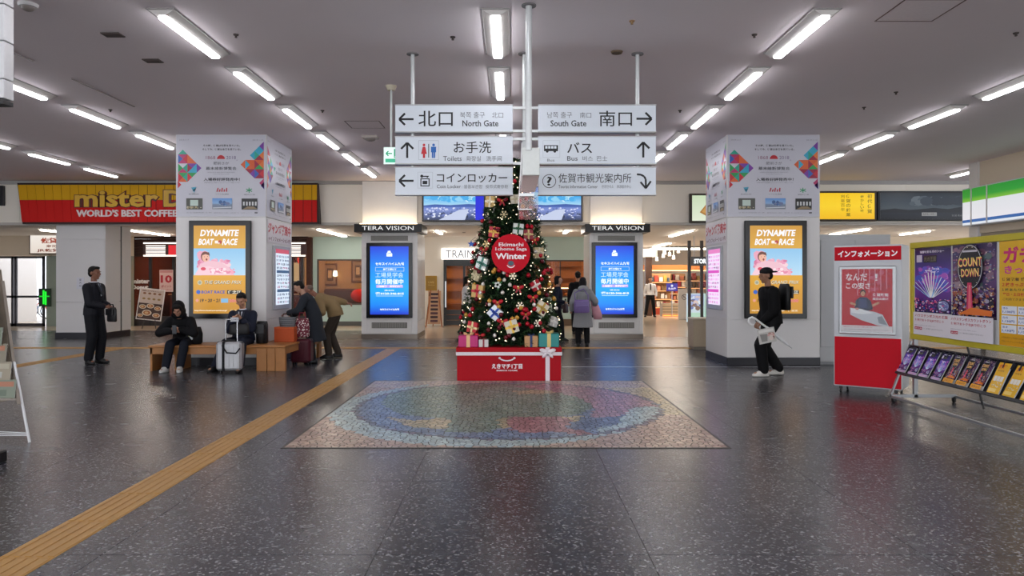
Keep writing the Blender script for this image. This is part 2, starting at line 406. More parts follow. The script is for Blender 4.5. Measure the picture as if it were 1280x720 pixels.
# ---- columns with the blue screens
TILE = M('#f4f2ee', .3, var=.03, scale=3)
def tera(label, x0, x1, depth):
    cx = (x0+x1)/2; hw = (x1-x0)/2; t = thing('screen_column', label, 'column', (cx, 19.2, 0), kind='structure')
    obj('core', MB().box(-hw+.02, hw-.02, .02, depth, .0, ZC-.02), TILE, t)
    fh = 1.16; hs = fh/2
    rows = [.13, .46, .8, 1.14, 1.48, 1.82, 2.16, 2.5, 2.72]
    for z0, z1 in zip(rows, rows[1:]):
        for a_, b_ in ((-hw, -hs-.01), (hs+.01, hw)):
            obj('cladding_tile', MB().box(a_+.003, b_-.003, 0, .02, z0+.003, z1-.003, .003), TILE, t)
        for s in (-1, 1):
            for q in range(2):
                obj('cladding_tile', MB().box(min(s*hw, s*(hw-.02)), max(s*hw, s*(hw-.02)), .02+q*depth/2+.003, .02+(q+1)*depth/2-.02, z0+.003, z1-.003, .003), TILE, t)
    obj('lower_panel', MB().box(-hs, hs, -.005, .02, .14, .53, .004), TILE, t)
    obj('upper_panel', MB().box(-hs, hs, -.005, .02, 2.51, 2.72, .004), TILE, t)
    g = obj('vent_grille', MB().box(-hs+.12, hs-.12, -.012, .0, .28, .43), M('#77756f', .5), t)
    m = MB()
    for k in range(24): m.box(-hs+.13+k*(2*hs-.26)/24, -hs+.13+(k+.45)*(2*hs-.26)/24, -.017, -.01, .29, .42)
    obj('grille_fin', m, M('#a7a49d', .5), g, kind='stuff')
    g = obj('vent_grille', MB().box(-hs+.1, hs-.1, -.012, .0, 2.55, 2.68), M('#83817b', .5), t)
    m = MB()
    for k in range(5): m.box(-hs+.11, hs-.11, -.017, -.01, 2.56+k*.024, 2.57+k*.024)
    obj('grille_fin', m, M('#b3b0a9', .5), g, kind='stuff')
    obj('plinth', MB().box(-hw-.004, hw+.004, -.004, depth, 0, .125), M('#8d8378', .25, .5), t)
    ch = MB().box(-hw-.14, hw+.14, -.25, depth*.6, 2.76, 2.97, .006)
    obj('canopy', ch, M('#1b1a1a', .35), t)
    obj('uplight', MB().box(-hw, hw, -.2, -.08, 2.97, 2.985), M('#ffe2b8', .4, emit=9), t)
    letters('TERA VISION', .105, 1.32, .008, .0, M('#f2f2f2', .4, emit=.8), t, (0, -.25, 2.81))
    return t
tera('white tiled column with a blue screen, left of the decorated tree', px(451.7, 19.2), px(522, 19.2), 1.6)
tera('white tiled column with a blue screen, right of the decorated tree', px(737, 19.2), px(804, 19.2), 1.6)

# ---- rear shop walls at Y = 25
def PX(x): return px(x, YB)
def PZ(y): return pz(y, YB)
def wall_open(name, label, x0, x1, z0, z1, mat, y=YB, th=.12, holes=()):
    """a wall strip with rectangular openings (x0,x1,z0,z1), built of abutting blocks"""
    m = MB(); hs = sorted(holes); cur = x0
    for h in hs:
        if h[0] > cur+.001: m.box(cur, h[0], y, y+th, z0, z1)
        if h[2] > z0+.001: m.box(h[0], h[1], y, y+th, z0, h[2])
        if h[3] < z1-.001: m.box(h[0], h[1], y, y+th, h[3], z1)
        cur = h[1]
    if cur < x1-.001: m.box(cur, x1, y, y+th, z0, z1)
    return struct(name, label, 'wall', m, mat)
wall_open('wall_mint_left', 'mint green shop wall with a window left of the blue screens', PX(391), -4.25, 0, ZS, W_MINT, holes=[(PX(396.5), -4.4, PZ(381), PZ(324))])
struct('baseboard_mint', 'dark skirting under the mint shop window', 'baseboard', MB().box(PX(391), -4.25, YB-.03, YB, 0, .14), M('#4c4a45', .4))
wall_open('wall_beige', 'pale beige wall around the cafe door behind the tree', -4.25, .2, 0, ZS, W_CREAM, holes=[(PX(554.6), PX(606), 0, PZ(324.4))])
wall_open('wall_mint_right', 'mint green header above the bakery window right of the tree', .2, 4.3, 0, ZS, W_MINT, holes=[(.35, 4.2, .95, PZ(325))])
struct('baseboard_bakery', 'dark brown skirting under the bakery counter', 'baseboard', MB().box(.2, 4.3, YB-.03, YB, .0, .22), M('#6b5442', .4))
def window(name, label, x0, x1, z0, z1, y=YB, nv=2, mat=None, fr=.05):
    t = thing(name, label, 'window', ((x0+x1)/2, y, z0), kind='structure'); hw = (x1-x0)/2; h = z1-z0; mat = mat or M('#4a4038', .4)
    for a, b, c_, d in ((-hw, hw, 0, fr), (-hw, hw, h-fr, h), (-hw, -hw+fr, fr, h-fr), (hw-fr, hw, fr, h-fr)):
        obj('window_frame', MB().box(a, b, -.02, .06, c_, d, .004), mat, t)
    for k in range(1, nv): obj('mullion', MB().box(-hw+2*hw*k/nv-.02, -hw+2*hw*k/nv+.02, -.015, .05, fr, h-fr), mat, t)
    for k in range(nv): obj('pane', MB().box(-hw+2*hw*k/nv+.02, -hw+2*hw*(k+1)/nv-.02, .01, .018, fr, h-fr), GLASS, t)
    return t
window('window_1', 'wide cafe window in the mint wall behind the bending man', PX(396.5), -4.4, PZ(381), PZ(324), nv=1)
window('window_2', 'bakery window beneath the mint header right of the tree', .35, 4.2, .95, PZ(325), nv=3)
# rooms behind: tan cafe (left), warm cafe (centre), bakery (right), donut shop (far left)
def room(name, label, x0, x1, y0, y1, mat, fmat=None, z=2.9, back=None):
    struct(name+'_side', label+', left side wall', 'wall', MB().box(x0, x0+.05, y0, y1, 0, z), mat); struct(name+'_side', label+', right side wall', 'wall', MB().box(x1-.05, x1, y0, y1, 0, z), mat)
    return struct(name, label, 'wall', MB().box(x0+.05, x1-.05, y1-.05, y1, 0, z), mat)
room('wall_cafe_left', 'tan interior walls seen through the mint wall window', -7.1, -4.3, YB+.12, 28, M('#b68d63', .6))
room('wall_cafe_middle', 'warm brown interior behind the glass door of the middle cafe', -4.2, .15, YB+.12, 29, M('#a5713f', .6))
room('wall_bakery', 'warm peach interior of the bakery right of the tree', .25, 4.25, YB+.12, 29, M('#c98f5e', .6))
room('wall_donut_shop', 'deep red interior walls of the donut shop', -12.8, -7.15, YB+.0, 28, M('#5a2a1c', .6))
struct('wall_side_end', 'pale end wall at the left of the shop opening', 'wall', MB().box(4.3, 4.42, YB, 33, 0, ZS), W_CREAM)

def lamp_panel(name, label, x0, x1, y0, y1, z, strength, col, group=None):
    """a square ceiling lamp with a glowing diffuser"""
    t = thing(name, label, 'light', ((x0+x1)/2, (y0+y1)/2, z), group=group)
    hx, hy = (x1-x0)/2, (y1-y0)/2
    obj('housing', MB().box(-hx-.03, hx+.03, -hy-.03, hy+.03, .01, .05), WHITEP, t)
    obj('diffuser', MB().box(-hx, hx, -hy, hy, 0, .01), M(col, .5, emit=strength), t)
    return t
for (x0, x1, y0, y1, s, c, l) in ((-6.8, -4.7, 26, 26.4, 22, '#ffdcb0', 'warm ceiling lamp in the tan cafe beyond the mint window'), (-3.6, -1.2, 26.2, 26.8, 22, '#ffc98a', 'warm ceiling lamp in the cafe behind the tree'),
        (.8, 3.8, 26, 26.5, 22, '#ffd0a0', 'warm ceiling lamp inside the bakery'), (-12, -7.6, 26, 26.4, 16, '#ffb070', 'warm ceiling lamp inside the donut shop')):
    lamp_panel('ceiling_lamp', l, x0, x1, y0, y1, 2.84, s, c)

# ---- entrance doors far left
dm = M('#46464c', .35, .5)
t = thing('door_1', 'glazed sliding entrance doors at the far left', 'door', (-16.6, 24.6, 0), kind='structure')
for x0, x1 in ((-1.4, -.72), (-.68, .02), (.06, 1.05)):
    f = obj('door_leaf', MB().box(x0, x0+.07, -.03, .03, 0, 2.33).box(x1-.07, x1, -.03, .03, 0, 2.33).box(x0, x1, -.03, .03, 0, .1).box(x0, x1, -.03, .03, .95, 1.02).box(x0, x1, -.03, .03, 2.26, 2.33), dm, t)
    obj('pane', MB().box(x0+.07, x1-.07, -.004, .004, .1, 2.26), GLASS, f)
struct('wall_door_header', 'beige wall above the sliding entrance doors', 'wall', MB().box(-18, -15.3, 24.4, 24.9, 2.34, ZS), W_BEIGE)
struct('wall_entrance_side', 'grey green glazed side wall right of the entrance doors', 'wall', MB().box(-15.5, -12.68, 24.6, 24.8, 0, 2.34), M('#8e9a90', .2))
struct('wall_entrance_top', 'wall over the side glazing by the entrance', 'wall', MB().box(-15.3, -12.68, 24.6, 24.8, 2.34, ZS), W_BEIGE)
# daylight street seen through the doors
struct('ground_outside', 'pale paved ground outside the entrance doors', 'ground', MB().box(-30, -12.9, 42, 60, -.1, 0), M('#c9c9c9', .8))

# ---- ceiling fixtures
HOUS = M('#d8d4d0', .4); LENS = M('#fbfaff', .4, emit=TUBE)
t0 = thing('ceiling_light', 'x', 'light', (0, 0, ZC), group='long fluorescent fixtures on the hall ceiling')
obj('tray', MB().box(-.14, .14, -.06, 1.36, -.012, 0, .004), M('#a8a4a2', .5), t0)
obj('reflector', MB().prism([(-.125, -.012), (-.05, -.06), (.05, -.06), (.125, -.012)], -.04, 1.34), HOUS, t0)
obj('tube', MB().box(-.048, .048, 0, 1.28, -.085, -.058, .01), LENS, t0)
_rows = [(-3.37, -4, 6, 'first row left of the signboard'), (-.16, -4, 6, 'middle row above the signboard and tree'), (3.02, -4, 6, 'first row right of the signboard'), (-6.54, -3, 6, 'second row to the left'), (6.62, -3, 6, 'second row to the right'), (-9.68, 0, 6, 'third row far to the left'), (10.75, 5, 6, 'far right row beyond the wall end'), (-12.9, 0, 5, 'outermost row at the far left')]
_ord = ['nearest', 'second', 'third', 'fourth', 'fifth', 'farthest']
first = True
for X, k0, k1, lab in _rows:
    for k in range(k0, k1):
        o = t0 if first else copy_tree(t0); first = False
        o.location = (X, 7.13+1.93*k, ZC)
        o['label'] = ('%s long ceiling light in the %s' % (_ord[min(max(k, 0), 5)], lab)) if k >= 0 else '%s light out of view in the %s' % (_ord[-k-1], lab)
t1_ = None
for X, y0, L, lab in ((-11.05, 21.2, 2.6, 'under the low ceiling left of the left pillar'), (-5.5, 21.0, 3.4, 'under the low ceiling above the bending man'), (-13.5, 21.2, 1.3, 'under the low ceiling by the entrance doors'),
        (10.07, 20.9, 2.5, 'under the low ceiling behind the grey cabinet'), (12.25, 21.7, 1.6, 'under the low ceiling above the poster board'), (5.2, 21.4, 2.9, 'under the low ceiling at the shop opening'), (6.1, 28.6, 3.2, 'deep in the shop opening'), (13.6, 25.4, 1.5, 'farthest right beneath the low ceiling'), (1.6, 21.4, 1.2, 'above the passage behind the right blue screen'), (-2.2, 21.6, 1.4, 'above the passage behind the left blue screen')):
    t = thing('slim_ceiling_light', 'slim bright strip light '+lab, 'light', (X, y0, ZS), group='slim strip lights under the low ceiling')
    obj('housing', MB().box(-.07, .07, 0, L, -.02, 0), HOUS, t); obj('tube', MB().box(-.045, .045, .02, L-.02, -.05, -.02), M('#fff6ea', .4, emit=36), t)

# ceiling details
def disc(name, label, cat, x, y, r, col, h=.02, z=ZC, grp=None):
    o = obj(name, MB().cyl((0, 0, 0), (0, 0, -h), r, r*.85, 16), M(col, .6), None, (x, y, z)); return tag(o, label, cat, grp)
def cxy(x, y, h=ZC-CAMH): d = h*924/(351.5-y); return px(x, d), d
for x, y, r, c, l in ((771, 64.5, .07, '#6b5a48', 'round brown speaker grille on the ceiling right of the signboard'),):
    q = cxy(x, y); disc('ceiling_speaker', l, 'speaker', *q, r, c)
for (x, y, c, l) in ((141, 43, '#5c5250', 'dark square vent on the ceiling, upper left'), (191, 75.5, '#5c5250', 'dark square vent on the ceiling, nearer the pillar'),):
    q = cxy(x, y); tag(obj('ceiling_vent', MB().box(-.1, .1, -.07, .07, -.012, 0, .003).box(-.08, .08, -.05, -.035, -.016, -.012).box(-.08, .08, -.01, .01, -.016, -.012).box(-.08, .08, .035, .05, -.016, -.012), M(c, .7), None, (*q, ZC)), l, 'vent')
for k, (x, y, l) in enumerate(((295, 43, 'sprinkler head left of the first long light'), (566, 46, 'sprinkler head up between the centre light and signpole'), (943, 43, 'sprinkler head above the first right light'), (1270, 41, 'sprinkler head at the upper right corner'), (850, 138, 'sprinkler head right of the signboard'), (403, 138, 'sprinkler head over the left light row'), (790, 26, 'small tan sensor on the ceiling right of the pole'), (138, 137, 'sprinkler head in the left light rows'), (1120, 115, 'sprinkler head on the right half of the ceiling'), (1080, 134, 'sprinkler head above the right pillar poster'))):
    q = cxy(x, y); o = obj('sprinkler', MB().cyl((0, 0, 0), (0, 0, -.012), .03, .025, 12).cyl((0, 0, -.012), (0, 0, -.035), .01, .014, 8), M('#4a423f' if k != 6 else '#9a7c5a', .6), None, (*q, ZC)); tag(o, l, 'sprinkler', 'sprinklers on the ceiling')
for (x0, y0, x1, l) in ((1093, 26.5, 1165, 'large square access hatch at the upper right of the ceiling'), (430, 151, 474, 'small access hatch left of the signboard'),):
    q = cxy(x0, y0); wd = px(x1, q[1])-q[0]; m = MB()
    for a_ in ((0, wd, 0, .012), (0, wd, wd-.012, wd), (0, .012, 0, wd), (wd-.012, wd, 0, wd)): m.box(*a_, -.004, 0)
    t = thing('access_hatch', l, 'hatch', (q[0], q[1]-(wd if y0 < 100 else 0), ZC)); obj('rim', m, M('#6f5c5c', .6), t); obj('lid', MB().box(.016, wd-.016, .016, wd-.016, -.003, 0), M('#f2e9ec', .8), t)
for (x0, y0, x1, y1, l) in ((90, 98, 168, 133, 'thin metal slot line on the ceiling at the left'), (5, 60, 42, 76, 'thin metal slot line at the upper left edge'),):
    p, q = cxy(x0, y0), cxy(x1, y1); tag(obj('ceiling_track', MB().bar((*p, ZC-.006), (*q, ZC-.006), .02, .012), M('#a49c9a', .4, .4)), l, 'track')
q = cxy(463, 170); t = thing('smoke_detector', 'small white detector box on the ceiling left of the signboard', 'detector', (q[0], q[1], ZC))
obj('base', MB().box(-.14, .14, -.1, .1, -.05, 0, .01), M('#bdb5b0', .5), t); obj('dome', MB().ell((0, 0, -.05), (.1, .08, .05)), M('#8d8580', .4), t)
q = cxy(35, 5); t = thing('ceiling_sensor', 'round white ceiling sensor at the very upper left', 'sensor', (q[0], q[1], ZC)); obj('base', MB().cyl((0, 0, 0), (0, 0, -.03), .09, .08, 16), WHITEP, t); obj('dome', MB().ell((0, 0, -.03), (.06, .06, .04)), M('#8d8580', .4), t)
for x, y, l in ((320, 187+0, 'emergency lamp'),): pass
for (x, l) in ((542, 'round downlight under the low ceiling behind the signboard'), (704, 'dark round downlight right of the tree top'), (580, 'downlight beside the cafe sign')):
    d = 1386/(351.5-290.5); disc('downlight', l, 'light', px(x, d), d, .05, '#5d554e' if x != 542 else '#8f867c', .012, ZS)
# ================================================================ SIGNS, SCREENS, POSTERS, BOARDS
INK = '#15171c'
def arrow(a, x, y, s, d, col=INK, w_=2.6):
    """thin-headed arrow centred on x,y pointing l/r/u"""
    if d in 'lr':
        k = -1 if d == 'l' else 1
        a.line(x-s*k, y, x+s*.92*k, y, w_, col); a.line(x+s*k, y, x+s*.2*k, y-s*.8, w_, col, False); a.line(x+s*k, y, x+s*.2*k, y+s*.8, w_, col, False)
    else:
        a.line(x, y+s, x, y-s*.92, w_, col); a.line(x, y-s, x-s*.8, y-s*.2, w_, col, False); a.line(x, y-s, x+s*.8, y-s*.2, w_, col, False)
# ---- hanging direction signboard
SD = 8.39
board = thing('direction_signboard', 'six white direction panels hanging from poles in front of the tree', 'sign', (.15, SD, ZC))
PAN = M('#dbe2ea', .3, var=.01); RAIL = M('#d8dcdc', .3, .3)
def panel(x0, y0, x1, y1, art):
    X0, X1 = px(x0, SD), px(x1, SD); z0, z1 = pz(y1, SD), pz(y0, SD)
    p = obj('sign_panel', MB().box(-(X1-X0)/2, (X1-X0)/2, 0, .09, -(z1-z0)/2, (z1-z0)/2, .004), PAN, board, ((X0+X1)/2-.15, 0, (z0+z1)/2-ZC))
    obj('edge_trim', MB().box(-(X1-X0)/2-.004, (X1-X0)/2+.004, -.004, .094, (z1-z0)/2-.008, (z1-z0)/2+.004).box(-(X1-X0)/2-.004, (X1-X0)/2+.004, -.004, .094, -(z1-z0)/2-.004, -(z1-z0)/2+.008), ALU, p)
    a = Art(X1-X0, z1-z0, x1-x0, y1-y0); art(a, -x0, -y0); a.build('printed_face', p, (0, -.001, 0), rough=.5, thick=False)
def s1(a, u, v):
    arrow(a, 508+u, 149+v, 9, 'l'); a.text('北口', 523+u, 158+v, 19.5, INK, 43, .006)
    a.text('북쪽 출구', 575+u, 147.5+v, 7.5, '#6d7278', 31); a.text('北口', 615+u, 147.5+v, 7, '#6d7278', 14); a.text('North Gate', 578+u, 158+v, 7.6, '#26282e', 45, .012)
def s2(a, u, v):
    arrow(a, 509+u, 188+v, 9.5, 'u'); a.rect(523+u, 175.5+v, 548.5+u, 200+v, '#b9c0c8'); a.rect(523.6+u, 176.1+v, 547.9+u, 199.4+v, '#dbe2ea')
    for x, c, sk in ((530, '#c8202c', 1), (542, '#2468b8', 0)):
        a.circ(x+u, 181.3+v, 1.7, c)
        if sk: a.poly([(x-1.6+u, 183.5+v), (x+1.6+u, 183.5+v), (x+3.6+u, 192.5+v), (x-3.6+u, 192.5+v)], c); a.rect(x-1.4+u, 192.5+v, x+1.4+u, 197.5+v, c, False)
        else: a.rect(x-3.2+u, 183.5+v, x+3.2+u, 190.5+v, c); a.rect(x-2.1+u, 190+v, x-.25+u, 197.5+v, c, False); a.rect(x+.25+u, 190+v, x+2.1+u, 197.5+v, c, False)
    a.rect(535.4+u, 180+v, 536.4+u, 197+v, '#3a3d42')
    a.text('お手洗', 567+u, 191.5+v, 14.5, INK, 47, .004); a.text('Toilets', 554+u, 201.3+v, 6, '#33363c', 23); a.text('화장실', 583+u, 201.5+v, 6.4, '#6d7278', 18); a.text('洗手间', 608+u, 201.5+v, 6.4, '#6d7278', 19)
def s3(a, u, v):
    arrow(a, 508+u, 226+v, 9, 'l'); a.rect(522+u, 215+v, 541+u, 235.5+v, '#c2c8d0'); a.rect(522.5+u, 215.5+v, 540.5+u, 235+v, '#dbe2ea')
    a.rect(525.5+u, 223+v, 537+u, 233+v, INK); a.rect(526.8+u, 224.2+v, 535.7+u, 231.8+v, '#dbe2ea'); a.rect(528.3+u, 226+v, 534.2+u, 230.3+v, INK)
    a.line(527+u, 220.5+v, 536+u, 220.5+v, 1.4, INK); a.circ(527.3+u, 220.3+v, 1.9, INK); a.rect(533.5+u, 220.5+v, 534.9+u, 222.5+v, INK)
    a.text('コインロッカー', 546+u, 228.3+v, 11.5, INK, 88, .008); a.text('Coin Locker', 546+u, 235.3+v, 4.4, '#33363c', 30); a.text('물품보관함', 580+u, 235.5+v, 4.6, '#7d8288', 23); a.text('投币式寄存柜', 607+u, 235.5+v, 4.6, '#7d8288', 28)
def s4(a, u, v):
    a.text('남쪽 출구', 684+u, 147.5+v, 7.5, '#6d7278', 31); a.text('南口', 725+u, 147.5+v, 7, '#6d7278', 14); a.text('South Gate', 688+u, 158+v, 7.6, '#26282e', 45, .012)
    a.text('南口', 749+u, 158+v, 19.5, INK, 41, .003); arrow(a, 805+u, 148.5+v, 9.5, 'r')
def s5(a, u, v):
    a.rect(678.5+u, 175.5+v, 700+u, 197+v, '#c2c8d0'); a.rect(679+u, 176+v, 699.5+u, 196.5+v, '#dbe2ea')
    a.rect(680+u, 181.5+v, 697.5+u, 189+v, INK)
    for k in range(4): a.rect(681.5+k*3.7+u, 182.6+v, 684.4+k*3.7+u, 185.8+v, '#dbe2ea', k == 0)
    a.circ(684+u, 189.2+v, 1.7, INK); a.circ(693.5+u, 189.2+v, 1.7, INK, new=False); a.text('Bus', 684+u, 202+v, 3.4, '#6d7278', 9)
    a.text('バス', 709+u, 191.5+v, 13.5, INK, 31, .01); a.text('Bus', 709+u, 201+v, 5.8, '#33363c', 13); a.text('버스', 728+u, 201.3+v, 6.2, '#6d7278', 13); a.text('巴士', 746+u, 201.3+v, 6.2, '#6d7278', 13)
    arrow(a, 804+u, 187.5+v, 9.5, 'u')
def s6(a, u, v):
    a.circ(686.5+u, 226.5+v, 8.6, INK, n=28); a.circ(686.5+u, 226.5+v, 7.8, '#dbe2ea', n=28); a.text('?', 686.6+u, 232+v, 11.2, INK, 6.4, .02, align='c')
    a.text('佐賀市観光案内所', 698+u, 228.5+v, 11.8, INK, 91, .0); a.text('Tourist Information Center', 698+u, 235.3+v, 4, '#33363c', 49); a.text('관광안내소', 752+u, 235.3+v, 4, '#7d8288', 15); a.text('旅游服务中心', 771+u, 235.3+v, 4, '#7d8288', 18)
    P = [(796, 218), (801, 218.4), (805, 220.5), (807, 224), (807.3, 234)]
    for k, (p, q) in enumerate(zip(P, P[1:])): a.line(p[0]+u, p[1]+v, q[0]+u, q[1]+v, 2.4, INK, k == 0)
    a.line(807.2+u, 235.5+v, 800.5+u, 227.5+v, 2.4, INK, False); a.line(807.2+u, 235.5+v, 813.5+u, 226.5+v, 2.4, INK, False)
for r, (L, Rr) in zip(((131, 165), (170.5, 205), (209, 243.5)), ((s1, s4), (s2, s5), (s3, s6))):
    panel(494, r[0], 641, r[1], L); panel(673, r[0], 820, r[1], Rr)
for x, d in ((515, SD+.045), (798, SD+.045), (655.5, SD+.045), (661, 7.0)):
    zb = 2.6 if d > 8 else 2.74
    p = obj('pole', MB().cyl((0, 0, 0), (0, 0, zb-ZC), .022 if d > 8 else .03, n=14), RAIL, board, (px(x, d)-.15, d-SD+.06 if d > 8 else d-SD, 0))
    obj('ceiling_flange', MB().cyl((0, 0, 0), (0, 0, -.012), .07, n=16), M('#7d797a', .5), p)
for y in (134, 163, 173, 203.5):
    obj('rail', MB().bar((px(641, SD)-.17, .04, pz(y, SD)-ZC), (px(673, SD)-.13, .04, pz(y, SD)-ZC), .03, .03), RAIL, board)
obj('side_sign_box', MB().box(px(652.6, 7.)-.15, px(674.6, 7.)-.15, 7.0-SD, -.05, pz(219, 7.)-ZC, pz(184.5, 7.)-ZC, .006), M('#dfe3df', .35), board)
ac = obj('clear_acrylic_case', MB().box(px(649, 7.05)-.15, px(673, 7.05)-.15, 7.05-SD, -.2, pz(262, 7.05)-ZC, pz(219.5, 7.05)-ZC, .004), M('#e9c9c4', .03, alpha=.22, var=0), board)
obj('case_edge', MB().box(px(648.5, 7.04)-.15, px(668, 7.04)-.15, 7.04-SD, 7.08-SD, pz(245, 7.04)-ZC, pz(241.5, 7.04)-ZC).box(px(647.5, 7.04)-.15, px(665, 7.04)-.15, 7.04-SD, 7.06-SD, pz(262, 7.04)-ZC, pz(261, 7.04)-ZC), RAIL, ac)
obj('slanted_stay', MB().bar((px(652.5, 7)-.15, 7.0-SD, pz(178, 7)-ZC), (px(648, 7)-.15, 7.0-SD, pz(262, 7)-ZC), .007), WHITEP, board)
# little lit exit sign hanging behind it
d = 9.9; t = thing('exit_sign', 'small green and white lit exit sign hanging left of the signboard', 'sign', (px(489, d), d, ZC))
obj('pole', MB().cyl((0, 0, 0), (0, 0, pz(186, d)-ZC), .014), RAIL, t); obj('ceiling_cup', MB().cyl((0, 0, 0), (0, 0, -.06), .075, .05, 16), M('#c9c0a8', .5), t)
obj('sign_box', MB().box(-.1, .16, -.02, .04, pz(206, d)-ZC, pz(184, d)-ZC, .005), WHITEP, t)
a = Art(.25, .22, 25, 22, '#e6fff6'); arrow(a, 7, 8, 4, 'l', '#1d9b72', 1.6); a.rect(2, 15, 23, 20, '#2fae86'); a.rect(13.5, 2, 23, 14, '#1d9b72'); a.circ(18, 5, 1.3, '#eafff8'); a.line(18, 6, 17, 10, 1.8, '#eafff8'); a.line(17, 10, 20, 13, 1.2, '#eafff8'); a.line(17, 10, 15, 13, 1.2, '#eafff8')
a.build('lit_face', t, (.03, -.0215, pz(195, d)-ZC), emit=1.1)

# ---- posters on the pillars
PAL = ['#d8602e', '#c82838', '#2f9e56', '#3b5fb5', '#7a3aa0', '#e07a3a', '#35a8c8', '#b52f6a', '#27a58d', '#9a2040']
def expo(W, H, seed=3):
    a = Art(W, H, 750, 690, '#c9c9d3'); q = random.Random(seed)
    for side in (0, 1):
        s = 78
        for i in range(-1, 4):
            for jx in range(-1, 7):
                x0, y0 = 15+i*s, 85+(jx)*s-30*side
                c1, c2 = (x0, y0), (x0+s, y0+s); cs = [(x0, y0), (x0+s, y0), (x0+s, y0+s), (x0, y0+s)]; cc = (x0+s/2, y0+s/2)
                for t_ in range(4):
                    tri = [cs[t_], cs[(t_+1) % 4], cc]; gx = sum(p[0] for p in tri)/3; gy = sum(p[1] for p in tri)/3
                    if gx < 15 or (gx-15)/205+abs(gy-262)/185 > 1: continue
                    if q.random() < .22: continue
                    if side: tri = [(750-p[0], p[1]) for p in tri]
                    a.n = 2; a.poly(tri, q.choice(PAL), False)
        y = 420 if not side else 428; X = (lambda v: 750-v) if side else (lambda v: v)
        a.poly([(X(12), y-32), (X(42), y), (X(12), y+32)], PAL[1-side*1+0] if not side else '#4a2f90', False)
    a.text('2018.3.17', 25, 46, 11, '#8a8a94', 80); a.text('2019.1.14', 640, 48, 11, '#8a8a94', 90)
    a.text('その時、佐賀は世界を見ていた。', 225, 98, 18, '#26262e', 310, .02); a.text('そして今、佐賀は未来を見ている。', 218, 130, 18, '#26262e', 325, .02)
    a.text('1868', 248, 205, 28, '#9a6a80', 80); a.text('2018', 420, 205, 28, '#7a6a90', 80); a.circ(375, 203, 33, '#c32430', a0=PI, a1=2*PI); a.text('年', 505, 218, 10, '#7a6a90', 12)
    a.text('肥前さが', 312, 252, 26, '#5a5a66', 130); a.text('幕末維新博覧会', 248, 296, 27, '#45454f', 258, .006)
    a.text('HIZEN SAGA BAKUMATSU ISHIN EXPO', 262, 320, 8, '#8a8a94', 230); a.text('in the Meiji Restoration', 310, 336, 8, '#8a8a94', 135)
    a.text('入場券好評発売中！', 230, 390, 28, '#26262e', 305, .015); a.text('入場券は県内の主な施設やコンビニエンスストアで販売しています', 232, 408, 9, '#7a7a84', 300)
    a.poly([(125, 445), (170, 440), (150, 488)], '#4aa3c0'); a.poly([(130, 470), (165, 452), (160, 470)], '#7fc7d8', False); a.text('幕末維新記念館', 105, 506, 10, '#55555f', 85)
    for k in range(5): a.line(342+k*20, 480, 352+k*18, 448+(k % 2)*12, 9, '#c02838', k == 0)
    a.text('リアル弘道館', 332, 506, 10, '#55555f', 108)
    for k in range(6): a.line(612, 468, 612+28*math.cos(k*PI/3+.5), 468+22*math.sin(k*PI/3+.5), 7, '#2f9e6a', k == 0)
    a.text('葉隠みらい館', 570, 510, 10, '#55555f', 90)
    a.rect(85, 536, 222, 630, '#4d4f48'); a.rect(118, 550, 185, 600, '#c4d6cc'); a.blobs(88, 600, 218, 628, 26, 4, 11, ['#8f8a70', '#c9c2aa', '#3b3a30', '#a89870'], 5)
    a.grad(304, 536, 470, 628, [(0, '#5a93d8'), (.45, '#8fb8e2'), (.6, '#7d8ea8'), (1, '#8a8f96')]); a.blobs(350, 550, 460, 605, 18, 8, 18, ['#5a7db5', '#41639a', '#a0b8d8', '#6f7fa8'], 6); a.line(310, 618, 465, 612, 8, '#d8dde4')
    a.rect(550, 538, 683, 632, '#1b1b1e')
    for k in range(5): a.rect(562+k*25, 565, 576+k*25, 598, '#cfd2d2', k == 0)
    a.poly([(556, 630), (600, 605), (650, 606), (682, 625)], '#8f7a5a')
    a.text('主催：肥前さが幕末維新博推進協議会　協力：佐賀市', 86, 662, 9, '#8a8a94', 215); a.text('開館時間 9時30分から18時まで　会期中無休　詳しくは公式ホームページへ', 318, 664, 9, '#8a8a94', 320); a.rect(660, 654, 684, 664, '#33333b')
    return a
zt, zb = ZC-.012, 2.652
for cx, hw, nm in ((PLX, PLh, 'left'), (PRX, PRh, 'right')):
    tag(expo(2*hw-.02, zt-zb).build('exhibition_poster', loc=(cx, PY-.76-.004, (zt+zb)/2)), 'large pale exhibition poster with coloured triangles on the front of the %s pillar' % nm, 'poster')
fy = PY-.76
tag(expo(1.49, zt-zb, 4).build('exhibition_poster', loc=(-4.376+.004, PY, (zt+zb)/2), rz=PI/2), 'exhibition poster on the inner side face of the left pillar', 'poster')
tag(expo(1.40, zt-zb, 4).build('exhibition_poster', loc=(3.834-.004, PY-.03, (zt+zb)/2), rz=-PI/2), 'exhibition poster on the inner side face of the right pillar', 'poster')
def jumbo():
    a = Art(1.42, .4, 142, 40, '#e4dfe4'); a.text('ジャンボ発売中', 4, 24, 20, '#c41f3a', 134, .04); a.text('→インフォメーション内', 6, 37, 8.5, '#7a3a46', 128, .02); return a
tag(jumbo().build('sales_notice', loc=(-4.376+.008, PY-.02, 2.405), rz=PI/2), 'white notice with red lettering under the poster, side of the left pillar', 'notice')
tag(jumbo().build('sales_notice', loc=(3.834-.008, PY-.04, 2.405), rz=-PI/2), 'white notice with red lettering under the poster, side of the right pillar', 'notice')
